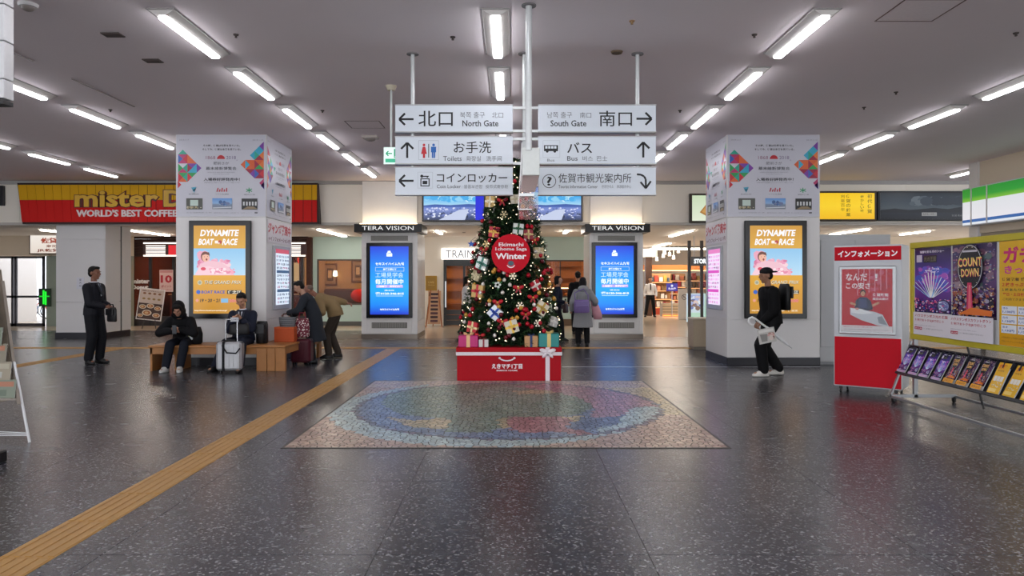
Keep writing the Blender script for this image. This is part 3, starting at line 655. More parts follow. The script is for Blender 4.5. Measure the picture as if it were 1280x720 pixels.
def side_screen(label, x, y, rz, pink):
    t = thing('timetable_screen', label, 'screen', (x, y, .97), rz)
    obj('frame', MB().box(-.5, .5, -.03, 0, 0, 1.19, .01), M('#bfc1c4', .35, .2), t)
    a = Art(.8, 1.04, 80, 104, '#eeddf2' if pink else '#d9e6f4'); q = random.Random(5)
    a.rect(0, 0, 80, 8, '#e07ab8' if pink else '#c04a5a')
    for r in range(13):
        y_ = 11+r*7.1
        if r in (4, 9): a.rect(2, y_, 78, y_+5.5, ('#d43ab0' if pink else '#34506e')); continue
        xx = 3
        while xx < 74:
            L = q.uniform(6, 16); c = q.choice(['#c2409a', '#d86ac0', '#8a3a86', '#e68ad0'] if pink else ['#2c3644', '#43506a', '#9a4a6a', '#3a4a5a'])
            a.text(q.choice(['佐賀', '鳥栖', '博多', '肥前', '特急', '普通', '10:24', '唐津', '長崎']), xx, y_+5.2, 4.6, c, min(L, 78-xx), .03); xx += L+q.uniform(2, 5)
    a.build('lit_screen', t, (0, -.0305, .61), emit=1.05)
side_screen('white framed lit timetable on the side of the left pillar', -4.376, 14.0, PI/2, False)
side_screen('white framed lit timetable glowing pink on the side of the right pillar', 3.834, 13.92, -PI/2, True)

def boat(t, W, H):
    a = Art(W, H, 365, 630, '#d29a28')
    a.grad(0, 0, 365, 160, [(0, '#c9922c'), (1, '#dba63a')])
    a.text('DYNAMITE', 45, 76, 46, '#fbfbff', 268, .035, shear=.18); a.text('BOAT', 32, 140, 46, '#fbfbff', 104, .035, shear=.18); a.text('RACE', 200, 140, 46, '#fbfbff', 104, .035, shear=.18)
    a.rect(150, 108, 172, 128, '#fff2ea'); a.circ(186, 118, 13, '#b03a3a'); a.circ(178, 126, 7, '#f0d0c0')
    a.grad(0, 164, 365, 356, [(0, '#8fc4ea'), (.5, '#a3d0ee'), (1, '#b9dcf2')])
    a.blobs(20, 175, 120, 330, 50, 14, 30, ['#e79ab8', '#f0b4c8', '#d8789c', '#eaa6bc'], 3); a.blobs(60, 230, 270, 354, 80, 12, 30, ['#e79ab8', '#f2bccb', '#d8789c', '#f6d0d8', '#eaa6bc'], 4)
    a.poly([(55, 356), (30, 300), (90, 250), (190, 260), (250, 300), (290, 356)], '#efc0cc')
    a.circ(82, 222, 30, '#7a4a3a', 36); a.circ(86, 228, 25, '#eeb59e', 32); a.poly([(52, 216), (70, 190), (110, 192), (116, 215), (86, 205)], '#6a3a30'); a.circ(78, 224, 3, '#2a1a1a', 2); a.circ(100, 222, 3, '#2a1a1a', 2); a.circ(93, 243, 6, '#8a2030', 8)
    a.poly([(10, 354), (40, 300), (110, 290), (230, 330), (260, 354)], '#f6ccd6'); a.circ(70, 310, 18, '#d8405a', 12); a.blobs(100, 300, 300, 352, 40, 6, 16, ['#f3a9bd', '#fbe0e6', '#e58aa6'], 8)
    a.grad(0, 356, 365, 630, [(0, '#e0a62e'), (.5, '#d19420'), (1, '#c48a20')])
    a.circ(46, 408, 17, '#c9c4a0'); a.circ(46, 408, 10, '#9a9a88'); a.text('THE GRAND PRIX', 76, 420, 24, '#2b2110', 262, .03, shear=.2); a.text('THE GRAND PRIX', 74, 418, 24, '#f0ead0', 262, 0, shear=.2)
    a.circ(36, 476, 15, '#2a62c4'); a.text('BOAT RACE', 56, 487, 22, '#1d4fae', 166, .03, shear=.1); a.rect(238, 463, 340, 490, '#18140c'); a.text('住之江', 244, 488, 23, '#f5eed8', 92, .03)
    a.circ(28, 536, 11, '#e39a8a'); a.text('19・20・21', 48, 549, 25, '#1c1c20', 136, .03, shear=.15); a.rect(196, 522, 246, 552, '#7fb7e0'); a.text('20:00', 252, 549, 22, '#e0708a', 84, .03)
    a.text('http://www.boatrace-suminoe.jp/  ', 10, 615, 12, '#fff6dc', 230, .03); a.text('住之江', 262, 615, 12, '#fff6dc', 70, .03)
    a.build('lit_screen', t, (0, -.0625, 0), emit=1.0)
for x0, x1, cx, nm in ((238, 315, 0, 'left'), (929.5, 1007, 0, 'right')):
    X0, X1 = px(x0, fy), px(x1, fy); z0, z1 = pz(398, fy), pz(276, fy); W, H = X1-X0, z1-z0
    t = thing('advertising_screen', 'black framed golden advertising screen on the front of the %s pillar' % nm, 'screen', ((X0+X1)/2, fy-.012, (z0+z1)/2))
    obj('bezel', MB().box(-W/2, W/2, -.06, 0, -H/2, H/2, .008), M('#0d0d10', .25), t)
    boat(t, W-.18, H-.18)
def tera_art(t, W, H, zc):
    a = Art(W, H, 351, 607)
    a.grad(0, 0, 351, 607, [(0, '#1c3fd0'), (.08, '#1a55dc'), (.3, '#0e86ee'), (.62, '#06a4f6'), (.85, '#0a86ee'), (1, '#1430c8')])
    c = '#f2fbff'; a.poly([(150, 90), (150, 62), (162, 50), (158, 42), (185, 38), (188, 50), (202, 66), (202, 90)], c); a.line(156, 66, 196, 58, 5, '#2a8ae6')
    a.text('セキスイハイム九州', 48, 170, 28, c, 260, .035); a.rect(48, 186, 310, 188, c); a.rect(48, 220, 310, 222, c); a.rect(48, 186, 50, 222, c); a.rect(308, 186, 310, 222, c); a.text('鳥栖工場にて', 118, 214, 19, c, 122, .05)
    a.text('工場見学会', 48, 278, 46, '#cfeaff', 255, .004); a.text('毎月開催中', 48, 338, 48, c, 256, .02); a.rect(56, 343, 300, 368, '#b8a0f0'); a.text('参加無料　見学後抽選', 60, 366, 20, '#fff0fa', 236, .04)
    a.text('お問い合わせは', 132, 399, 14, c, 88, .03); a.text('☎0120-346-815', 50, 434, 26, c, 258, .04); a.rect(56, 440, 300, 444, '#bfe6ff'); a.text('セキスイハイム九州', 90, 572, 20, c, 174, .06)
    a.build('lit_screen', t, (0, -.0425, zc), emit=1.15)
for x0, x1, y0, y1, nm in ((457.8, 515.5, 303.6, 397.5, 'left'), (739.8, 796.8, 303, 397, 'right')):
    X0, X1 = px(x0, 19.15), px(x1, 19.15); z0, z1 = pz(y1, 19.15), pz(y0, 19.15); W, H = X1-X0, z1-z0
    t = thing('blue_display_screen', 'tall black framed blue display in the white column %s of the tree' % nm, 'screen', ((X0+X1)/2, 19.19, (z0+z1)/2))
    obj('bezel', MB().box(-W/2, W/2, -.04, .0, -H/2, H/2, .006), M('#0b0b10', .2), t); tera_art(t, W-.2, H-.18, 0)

# ---- TVs on the upper wall
def tv(label, X0, X1, z0, z1, bar):
    t = thing('wall_television', label, 'television', ((X0+X1)/2, YF-.005, (z0+z1)/2)); W, H = X1-X0, z1-z0
    obj('bezel', MB().box(-W/2, W/2, -.09, 0, -H/2, H/2, .006), M('#3c3c40', .3), t)
    a = Art(W-.09, H-.08, 160, 90); a.grad(0, 0, 160, 50, [(0, '#0f78dc'), (.5, '#28a4ea'), (1, '#a8d8f0')])
    a.blobs(0, 10, 150, 44, 50, 4, 12, ['#8fd0f2', '#5cb8ee', '#c4e6f6', '#44aae8'], 2); a.grad(0, 50, 160, 90, [(0, '#4a6ec0'), (.3, '#7d8fd0'), (1, '#1d2c50')])
    a.poly([(0, 50), (30, 47), (70, 49), (120, 46), (160, 49), (160, 54), (0, 54)], '#3a5aa8'); a.blobs(0, 54, 160, 80, 90, 1, 3.5, ['#9aa6d8', '#c6cef0', '#5a6eae', '#d8dcf4'], 9); a.blobs(0, 68, 160, 90, 60, 2, 6, ['#1c2a4a', '#31457a', '#6a7ab8', '#dfe4f4'], 8); a.poly([(40, 90), (95, 62), (120, 60), (110, 90)], '#c4cee8')
    if bar: a.rect(138, 0, 160, 90, '#1420d8')
    a.build('lit_screen', t, (0, -.0925, 0), emit=1.0)
tv('wall television with a blue sky city view, left of the tree top', px(528, YF), px(607, YF), 3.05, 3.98, True)
tv('wall television with a blue sky city view, right of the tree top', px(646, YF), px(728, YF), 3.05, 3.98, False)

# ---- red and yellow shop fascia sign
YS = YF-.2
t = thing('shop_fascia_sign', 'long slanting red and yellow slatted shop sign on the left upper wall', 'sign', (px(210, YS), YS, 3.03))
X0, X1 = px(22, YS)-px(210, YS), px(396.5, YS)-px(210, YS); zt_, zm, zb_ = pz(231, YS)-3.03, pz(250, YS)-3.03, pz(277.5, YS)-3.03
YEL = M('#dca818', .6, var=.05); RED = M('#d2201c', .6, var=.05)
obj('box', MB().prism([(X0+.12, zb_-.05), (X1+.06, zb_-.05), (X1, zt_+.05), (X0-.02, zt_+.05)], .012, .19), M('#2a1210', .5), t)
pw = .2236; k = 0
while X0+k*pw < X1-.02:
    a_, b_ = X0+k*pw+.006, min(X0+(k+1)*pw-.006, X1-.01); sl_ = .105*(1-k/12) if k < 12 else 0
    sl2 = sl_*.62
    def tr(p, q, z): return p
    obj('yellow_slat', MB().prism([(a_+sl_*.42, zm+.003), (b_+sl_*.42, zm+.003), (b_, zt_), (a_, zt_)], 0, .012), YEL, t)
    obj('red_slat', MB().prism([(a_+sl_, zb_), (b_+sl_, zb_), (b_+sl_*.42, zm-.003), (a_+sl_*.42, zm-.003)], 0, .012), RED, t); k += 1
g_ = lambda x: px(x, YS)-px(210, YS)
for off, dd, col, nm in ((.085, .02, '#5a1c10', 'letter_outline'), (.03, .035, '#dcae2a', 'lettering')):
    ex = off*1.3
    letters('mister', .40+off*.6, g_(198)-g_(95)+off, dd, off, M(col, .4), t, ((g_(198)+g_(95))/2, 0, pz(258.5, YS)-3.03-off*.3))
    letters('Donut', .42+off*.6, g_(308)-g_(206)+off, dd, off, M(col, .4), t, ((g_(206)+g_(308))/2, 0, pz(258.5, YS)-3.03-off*.3))
letters("WORLD'S BEST COFFEE", .185, g_(222)-g_(96), .03, .03, M('#efe6e4', .4), t, ((g_(222)+g_(96))/2, 0, pz(271, YS)-3.03))
tag(obj('wall_monitor', MB().box(-.3, .14, -.1, 0, -.26, .26, .01), M('#23242a', .3), None, (px(0, YF-.01), YF-.005, pz(245, YF))), 'dark monitor on the upper wall at the left picture edge', 'monitor')

# ---- light boxes and banner on the upper right wall
def lightbox(name, label, x0, x1, y0, y1, art, emit, fr='#3a3026', dw=100, dh=45):
    X0, X1 = px(x0, YF-.1), px(x1, YF-.1); z0, z1 = pz(y1, YF-.1), pz(y0, YF-.1); W, H = X1-X0, z1-z0
    t = thing(name, label, 'sign', ((X0+X1)/2, YF-.005, (z0+z1)/2)); obj('frame', MB().box(-W/2, W/2, -.12, 0, -H/2, H/2, .006), M(fr, .4), t)
    a = Art(W-.12, H-.1, dw, dh); art(a); a.build('lit_face' if emit else 'printed_face', t, (0, -.1225, 0), emit=emit); return t
def lb1(a):
    a.grad(0, 0, 100, 45, [(0, '#c9dcb8'), (1, '#e4ecd4')]); a.poly([(14, 30), (34, 6), (64, 12), (70, 34), (40, 44)], '#a8742c'); a.poly([(18, 29), (34, 10), (60, 15), (64, 32), (40, 40)], '#c89448'); a.text('佐賀', 70, 20, 10, '#4a5a2a')
lightbox('lit_picture_box', 'pale green lit picture box left of the right pillar', 862, 935, 242, 278.5, lb1, .95)
def lb2(a):
    a.grad(0, 0, 100, 45, [(0, '#f2c40e'), (.5, '#f8d024'), (1, '#eeb80a')])
    for x, s_, h in ((93, '初代佐賀', 30), (82, '懐かしい味', 26), (62, '佐賀の銘菓', 34), (54, '創業百年', 26)):
        for k, ch in enumerate(s_): a.text(ch, x, 9+k*h/len(s_)*1.15, h/len(s_)*.92, '#8a7210' if x > 60 else '#b08a10', align='c', bold=.02)
    a.rect(2, 34, 12, 42, '#6a3a1a')
lightbox('lit_yellow_sign', 'bright yellow lit sign on the upper wall right of the right pillar', 1003, 1095.5, 239, 276.5, lb2, 1.0)
def lb3(a):
    a.grad(0, 0, 160, 45, [(0, '#22303c'), (.35, '#3e4f5c'), (.6, '#52626c'), (.72, '#1d2b3a'), (1, '#15212e')]); a.blobs(40, 4, 150, 24, 50, 3, 11, ['#566672', '#3d4c5a', '#6c7a82', '#2e3c4a'], 4, 9)
    a.poly([(0, 30), (20, 27), (40, 30), (75, 26), (95, 28), (125, 22), (160, 25), (160, 34), (0, 34)], '#14202c'); a.rect(58, 34, 79, 40, '#b6b9b8'); a.text('有明海の夜明け', 59.5, 39, 4, '#3a3a3a', 18); a.text('古湯 熊の川温泉', 100, 41, 3.4, '#9aa0a4', 26)
lightbox('landscape_banner', 'dark blue seascape banner on the upper wall right of the yellow sign', 1097, 1245, 239, 276, lb3, 0, '#1c2228', 160)
# ---- green, white and blue shop fascia along the right wall
t = thing('shop_fascia', 'lit green white and blue shop fascia along the right wall', 'sign', (10.0, 16.42, 2.71)); H = .83
obj('box', MB().box(.0, .245, -9, 0, 0, H, .01), M('#dfe3ea', .4), t)
for y0, y1 in ((16.42, 16.09), (16.09, 15.56), (15.56, 12.9), (12.9, 10.2), (10.2, 7.5)):
    L = y0-y1; a = Art(L-.05, H-.05, 100, 100); a.grad(0, 0, 100, 36, [(0, '#0f8f2c'), (.6, '#1f9a34'), (1, '#7fc23a')]); a.grad(0, 36, 100, 86, [(0, '#e2e6ec'), (1, '#eceaf2')]); a.rect(0, 86, 100, 94, '#1a5ea8'); a.rect(0, 94, 100, 100, '#e6ecf4')
    a.build('lit_panel', t, (-.006, (y0+y1)/2-16.42, H/2), -PI/2, emit=.9, thick=False)
    obj('divider', MB().box(-.012, .01, y1-16.42-.02, y1-16.42+.02, 0, H), WHITEP, t)
t = thing('window_3', 'grey shop front glazing under the green and white fascia', 'window', (10.3, 16.2, 0), kind='structure')
obj('lintel', MB().box(-.02, .3, -12, 0, 2.4, 2.545), M('#9b9186', .5), t)
for k in range(9): obj('mullion', MB().box(-.03, .05, -1.4*k-.05, -1.4*k, 0, 2.4), M('#6d655c', .4), t)
for k in range(8): obj('pane', MB().box(0, .01, -1.4*(k+1), -1.4*k-.05, 0, 2.4), GLASS, t)
tag(obj('shop_fill_light', MB().box(10.9, 12.3, 6, 15.9, 2.82, 2.86), M('#fff4e8', .5, emit=4), None), 'added fill light panel inside the shop along the right wall', 'light')  # fill panel added to brighten the dark shop interior under the fascia
struct('ceiling_shop', 'white ceiling of the shop along the right wall', 'ceiling', MB().box(10.65, 12.7, 3, 16.5, 2.9, 3.0), WHITEP)
struct('wall_shop_right', 'inside wall of the shop along the right side', 'wall', MB().box(12.6, 12.7, 3, 16.5, 0, 3.0), M('#a89c90', .6))

# ---- hanging white sign at the upper left edge and the rack under it
t = thing('hanging_sign', 'white panelled hanging sign at the upper left picture edge', 'sign', (px(5, 6), 6.0, ZC))
for z0, z1 in ((0, -.36), (-.36, -.66), (-.66, -.97), (-.97, -1.13)):
    obj('sign_panel', MB().box(-.9, 0, 0, .12, z1+.005, z0-.005, .004), M('#dcdcde', .4), t)
obj('lower_rail', MB().box(-.9, -.005, .0, .12, -1.175, -1.14), M('#2e2c2c', .5), t)

t = thing('magazine_rack', 'leaning rack of worn pamphlets with white legs at the left edge', 'rack', (-4.62, 6.95, 0)); zz = lambda y: pz(y, 6.95)
obj('side_rail', MB().bar((-.28, .16, 1.5), (.05, -.1, .36), .025), M('#8d8378', .5), t)
obj('back_board', MB().bar((-.72, .2, 1.5), (-.40, -.06, .3), .85, .02, up=(0, 1, .2)), M('#7d7264', .6), t)
for k, y in enumerate((372, 392, 412, 432, 452, 474, 496)):
    u = k/6; xe = -.27+.3*u; z0 = zz(y)
    obj('pocket', MB().box(-.95, xe, -.02-.07*u, .03-.05*u, z0-.02, z0+.0, .003), M('#9a9086', .5), t)
    for m_ in range(4):
        q = Art(.2, .17, 10, 9, R.choice(['#6f6650', '#857a64', '#66705c', '#8a7252'])); q.rect(1, 1, 9, 3.5, R.choice(['#9a927c', '#5c5a44', '#9a5a36'])); q.rect(1, 5, 6, 8, R.choice(['#4a5a44', '#6e5a3c', '#9a9a90']))
        o = q.build('pamphlet', t, (xe-.11-m_*.215, -.03-.07*u, z0+.09)); o.rotation_euler = (-.15, 0, 0)
fr = M('#d9d9db', .35)
apex = (px(18, 6.9)+4.62, -.05, pz(453, 6.9))
obj('leg', MB().cyl((px(37, 6.88)+4.62, -.07, 0), apex, .012), fr, t); obj('leg', MB().cyl((px(2, 7.2)+4.3, .35, 0), apex, .012), fr, t)
for k in range(3): obj('wire_stay', MB().cyl((-.9, .1+k*.05, .03+.02*k), (px(33, 6.9)+4.62, -.05, .06+.012*k), .005, n=6), fr, t)
obj('rubber_block', MB().box(px(0, 6.1)+4.62-.3, px(4.5, 6.1)+4.62, 6.05-6.95, 6.15-6.95, 0, .1, .01), BLACKP, t)

# ---- tall grey cabinet behind the information box
t = thing('storage_cabinet', 'tall plain pale grey cabinet between right pillar and information box', 'cabinet', (6.15, 13.3, 0))
CG = M('#b4b6b8', .4, var=.02)
obj('body', MB().box(-.64, .66, 0, .5, .05, 2.34, .006), CG, t); obj('plinth', MB().box(-.62, .64, .02, .48, 0, .05), M('#8d8f92', .5), t)
for s in (-1, 1):
    dr = obj('door', MB().box(min(s*.02, s*.6)-.0, max(s*.02, s*.6), -.02, 0, .32, 2.24, .004), CG, t)
    obj('handle', MB().box(s*.09-.015, s*.09+.015, -.035, -.02, 1.1, 1.3, .004), M('#7f8488', .3, .6), dr)
    obj('lock', MB().cyl((s*.09, -.02, 1.42), (s*.09, -.03, 1.42), .014), M('#5b5f62', .3, .8), dr)

# ---- red and white information box on castors
P0 = Vector((4.33, 9.95)); P1 = Vector((4.99, 9.45)); ang = math.atan2(P1.y-P0.y, P1.x-P0.x); Wb = (P1-P0).length
t = thing('information_stand', 'red and white information box on castors with a poster in its door', 'stand', ((P0.x+P1.x)/2, (P0.y+P1.y)/2, 0), ang)
GW = M('#c3c6ca', .35, var=.02); RD = M('#c00a20', .6, var=.04); h = Wb/2
obj('body', MB().box(-h, h, 0, .5, .1, 1.975, .01), GW, t)
obj('red_lower_panel', MB().box(-h+.012, h-.012, -.006, 0, .115, .78-.02, .003), RD, t)
obj('red_header', MB().box(-h+.012, h-.012, -.006, 0, 1.775, 1.955, .002), RD, t)
a = Art(.72, .1, 72, 10); a.text('インフォメーション', 0, 9.6, 8.8, '#f6f2f4', 72, .045); a.build('printed_face', t, (0, -.0065, 1.865), thick=False)
fr_ = obj('poster_frame', MB().box(-.345, .345, -.028, -.002, .80, 1.70, .012), M('#a9acae', .3, .5), t)
a = Art(.61, .82, 350, 470, '#c41228')
a.blobs(180, 5, 345, 180, 34, 8, 26, ['#c2304a', '#cf5570', '#b02038'], 8, 5)
for k in range(6): a.line(120+k*38, 0, 112+k*40, 200-k*10, 7, '#d98094')
a.text('なんだ', 30, 88, 56, '#f2e6ea', 150, .02); a.text('！', 232, 88, 50, '#f2e6ea', 20); a.text('この安さ', 30, 150, 48, '#f2e6ea', 170, .02)
a.rect(212, 178, 330, 236, '#c93a58'); a.text('佐賀新聞', 218, 205, 24, '#f4eef2', 104, .02); a.text('毎日お届け', 218, 232, 18, '#f4eef2', 104, .02)
a.circ(150, 176, 20, '#17151a', 22); a.circ(150, 186, 15, '#c89070', 19); a.poly([(92, 290), (100, 235), (130, 212), (175, 212), (205, 240), (220, 300), (180, 320), (120, 320)], '#232a48'); a.poly([(128, 222), (172, 222), (186, 292), (118, 292)], '#3b4572')
a.line(100, 270, 60, 255, 16, '#c89070'); a.line(215, 275, 262, 250, 16, '#c89070'); a.poly([(60, 292), (230, 320), (285, 340), (330, 430), (250, 420), (140, 385), (62, 345)], '#c6cbd2'); a.poly([(66, 296), (140, 300), (220, 330), (150, 340), (70, 330)], '#e3e7ea'); a.poly([(250, 360), (280, 350), (318, 418), (260, 405)], '#8a929c'); a.circ(110, 300, 12, '#c48a84', 9)
a.rect(0, 425, 350, 470, '#d9d6d8'); a.text('佐賀市内の皆さまへ　新しい暮らしの情報をお届けします', 14, 442, 9, '#b03848', 200); a.text('お申し込みはお近くの窓口または電話にて受け付けております', 14, 460, 9, '#6a6a70', 310)
a.build('poster', fr_, (0, -.0295, 1.25))
obj('clear_cover', MB().box(-.315, .315, -.041, -.039, .83, 1.67), M('#888888', .08, alpha=.05, var=0), fr_)
for sx in (-1, 1):
    for yy in (.06, .44):
        c = obj('caster', MB().box(sx*(h-.08)-.02, sx*(h-.08)+.02, yy-.02, yy+.02, .06, .1).cyl((sx*(h-.08)-.012, yy, .032), (sx*(h-.08)+.012, yy, .032), .032), BLACKP, t)

# ---- yellow framed poster board with brochure shelf
XB = 4.97; t = thing('poster_board', 'long yellow framed poster board on castors at the right edge', 'board', (XB, 9.2, 0)); LB = 3.35
YF_ = M('#bcae2a', .4, var=.03); GR = M('#8f9294', .35, .5)
obj('back_board', MB().box(.0, .04, -LB, 0, .79, 1.967, .004), M('#c9c9c6', .5), t)
for b in ((-.02, .05, -LB, 0, 1.905, 1.975), (-.02, .05, -LB, 0, .785, .85), (-.02, .05, -.07, 0, .85, 1.905), (-.02, .05, -LB, -LB+.07, .85, 1.905)): obj('yellow_frame', MB().box(*b, .006), YF_, t)
for yy in (-.02, -LB+.06):
    obj('post', MB().box(.0, .05, yy-.045, yy, .05, .8, .003), GR, t)
    obj('foot_bar', MB().box(-.28, .53, yy-.045, yy, .06, .1, .003), GR, t)
    obj('slanted_brace', MB().bar((-.27, yy-.02, .1), (-.02, yy-.02, .76), .03, .02), GR, t)
    for xx in (-.25, .5): obj('caster', MB().box(xx-.018, xx+.018, yy-.05, yy-.01, .045, .07).cyl((xx-.012, yy-.03, .03), (xx+.012, yy-.03, .03), .03), BLACKP, t)
for xx in (-.28, .51): obj('base_rail', MB().box(xx, xx+.03, -LB, 0, .055, .085, .003), M('#a9abad', .3, .7), t)
obj('brace', MB().bar((.2, -1.1, .1), (.02, -1.1, .78), .015), BLACKP, t)
th_ = math.atan2(.17, .334); rk = obj('brochure_shelf', MB().box(-LB/2+.05, LB/2-.01, .0, .03, -.2, .2, .003), M('#17171b', .3), t, (-.105, -LB/2, .535)); rk.rotation_euler = (-th_, 0, -PI/2)
obj('shelf_lip', MB().box(-LB/2+.05, LB/2-.01, -.04, .0, -.21, -.18, .002).box(-LB/2+.05, LB/2-.01, -.035, .0, .17, .19, .002), M('#202026', .25), rk)
m = MB()
for k in range(28): m.box(-LB/2+.06+k*.1185, -LB/2+.066+k*.1185, -.035, 0, .10, .18)
obj('wire_divider', m, M('#4e4e56', .3, .6), rk, kind='stuff')
def fireworks(a, seed=0):
    a.grad(0, 0, 240, 430, [(0, '#1a1440'), (.25, '#3a2a7a'), (.5, '#6a3fa8'), (.8, '#5a2f86'), (1, '#271a4e')]); q = random.Random(seed)
    a.blobs(0, 120, 240, 300, 50, 12, 36, ['#6a5ad0', '#8a4ab8', '#b060c8', '#4a5ac8', '#c87ad8'], seed+1, 9)
    a.rect(0, 0, 240, 6, '#0f0c28'); a.text('暗闇を彩る光のショー', 38, 38, 18, '#e8e4f4', 160, .03); a.rect(14, 48, 52, 96, '#cfc8dc'); a.rect(62, 54, 150, 100, '#1c1a2c'); a.text('光の王国', 66, 92, 30, '#8a8a6a', 80)
    for k in range(-6, 7):
        a.n += .05; a.poly([(112+k*2, 330), (118+k*2, 330), (116+k*22+3, 150+abs(k)*16), (116+k*22-3, 150+abs(k)*16)], q.choice(['#d8f0ff', '#8fc8ff', '#b8b0ff', '#ffffff']), False)
    a.n = math.ceil(a.n); a.blobs(70, 130, 170, 170, 40, 2, 7, ['#fff', '#e8e0ff', '#c8b8ff'], seed+2); a.blobs(0, 330, 240, 428, 240, 2, 8, ['#d84a8a', '#3a2a6a', '#ff9ac0', '#2a4aa8', '#7a3a9a', '#d0c8f0', '#181030'], seed+3)
    a.circ(200, 380, 42, '#3a3460', 40); a.circ(200, 380, 34, '#8a94c8', 32); a.blobs(170, 350, 232, 410, 30, 3, 10, ['#d8e0f8', '#6a70b0', '#b05a9a'], seed+4)
def countdown(a, seed=5):
    a.grad(0, 0, 290, 450, [(0, '#2a1c44'), (.4, '#6a4a7a'), (.75, '#4a2a5a'), (1, '#2a1430')]); a.blobs(0, 0, 290, 330, 150, 8, 30, ['#5e4a6e', '#866a80', '#4c4068', '#9a8490', '#6e4a60', '#3e3454', '#5e6e70'], seed, 9); a.blobs(0, 0, 290, 330, 150, 2, 7, ['#c8a8b8', '#e8d0c0', '#a86a8a', '#7a8ab0'], seed+7, 6)
    a.blobs(0, 260, 290, 445, 200, 5, 16, ['#8a4030', '#b88a50', '#302850', '#5e3a6a', '#a8a0b8', '#241a30', '#a85a40', '#50507e'], seed+1, 8); a.blobs(0, 260, 290, 445, 220, 1.5, 5, ['#d8b080', '#f0e0d0', '#c85a4a', '#6a6ab8'], seed+2, 6)
    a.circ(138, 140, 86, '#141418', 138, 28); a.circ(138, 140, 80, '#d8d4dc', 132, 28); a.circ(138, 140, 77, '#17171b', 129, 28)
    for k in range(14): t_ = k*.45; a.circ(138+72*math.cos(t_), 140+122*math.sin(t_), 3, '#f2e8c0', n=6, new=(k == 0))
    a.rect(90, 38, 186, 50, '#c8c4d0'); a.text('COUNT', 62, 142, 54, '#c0305a', 158, .05, rot=-.03); a.text('COUNT', 60, 139, 54, '#f0d070', 158, .02, rot=-.03); a.text('DOWN', 84, 204, 50, '#c0305a', 116, .05, rot=-.03); a.text('DOWN', 82, 201, 50, '#f0d070', 116, .02, rot=-.03)
    a.poly([(124, 235), (152, 235), (160, 400), (118, 400)], '#c8305a'); a.poly([(134, 250), (146, 250), (150, 400), (130, 400)], '#e86a7a'); a.poly([(60, 430), (150, 385), (285, 400), (280, 430)], '#e0742a')
def foot(a, W_, y0, t1, t2):
    a.rect(0, y0, W_, y0+150, '#e0dce2'); a.text(t1, 12, y0+32, 20, '#b0283c', W_-24, .02); a.text(t2, 12, y0+62, 20, '#b0283c', W_*.8, .02); a.text('期間中はお得なきっぷをご利用ください', 10, y0+90, 7, '#8a8690', W_*.6); a.rect(10, y0+98, 62, y0+116, '#b02848'); a.text('JR九州', 14, y0+114, 12, '#fff', 44); a.text('くわしくは駅の係員または旅行窓口までおたずねください', 70, y0+110, 9, '#77737c', W_*.55)
def yellow(a):
    a.rect(0, 0, 290, 560, '#dfae18'); a.grad(0, 400, 290, 560, [(0, '#e2b01c'), (1, '#d89c10')]); a.text('ガチ', 22, 120, 88, '#c8286a', 170, .04); a.text('きっぷ', 30, 175, 42, '#d8408a', 160, .03)
    a.text('佐賀発着 博多までの', 16, 214, 18, '#6a4a10', 220, .02); a.text('２枚きっぷが超オトク', 16, 244, 22, '#c84a1a', 240, .03); a.text('１枚あたりの料金 往復', 16, 268, 16, '#4a5a1a', 230, .02); a.text('平日・土日祝どちらも', 22, 294, 18, '#c84a1a', 190, .03); a.text('ご利用できます', 22, 318, 14, '#4a3a10', 120)
    for r in range(3):
        for c in range(3):
            y_, x_ = 348+r*50, 16+c*90; a.rect(x_, y_, x_+84, y_+44, '#e8ecf0', c+r == 0); a.text(['博多', '鳥栖', '唐津'][r], x_+6, y_+18, 12, '#4a5a9a', 30); a.text('1,130円', x_+6, y_+38, 14, '#2a4a9a', 66, .02)
    a.text('※自由席をご利用のお客様は別途料金が必要です', 20, 520, 9, '#8a5a10', 240); a.text('※払いもどしには手数料がかかります', 20, 540, 9, '#8a5a10', 200)
def bposter(name, label, yc, W_, fn, dw, dh):
    a = Art(W_, 1.05, dw, dh); fn(a); tag(a.build(name, loc=(XB-.006, yc, 1.378), rz=-PI/2, rough=.25), label, 'poster')
bposter('fireworks_poster', 'purple light show poster at the left end of the yellow framed board', 8.73, .75, lambda a: (fireworks(a, 1), foot(a, 240, 430, 'ハウステンボス光の王国', '便利でおトクなJRで行こう')), 240, 580)
bposter('countdown_poster', 'dark purple poster with large gold lettering, middle of the yellow framed board', 7.95, .76, lambda a: (countdown(a), foot(a, 290, 440, 'ハウステンボスカウントダウン', '便利でおトクなJRで行こう')), 290, 590)
bposter('ticket_poster', 'yellow ticket poster with pink lettering at the right picture edge', 7.14, .78, yellow, 290, 560)
bposter('ticket_poster', 'yellow ticket poster nearest the camera, beyond the right picture edge', 6.33, .78, yellow, 290, 560)
protos = {}
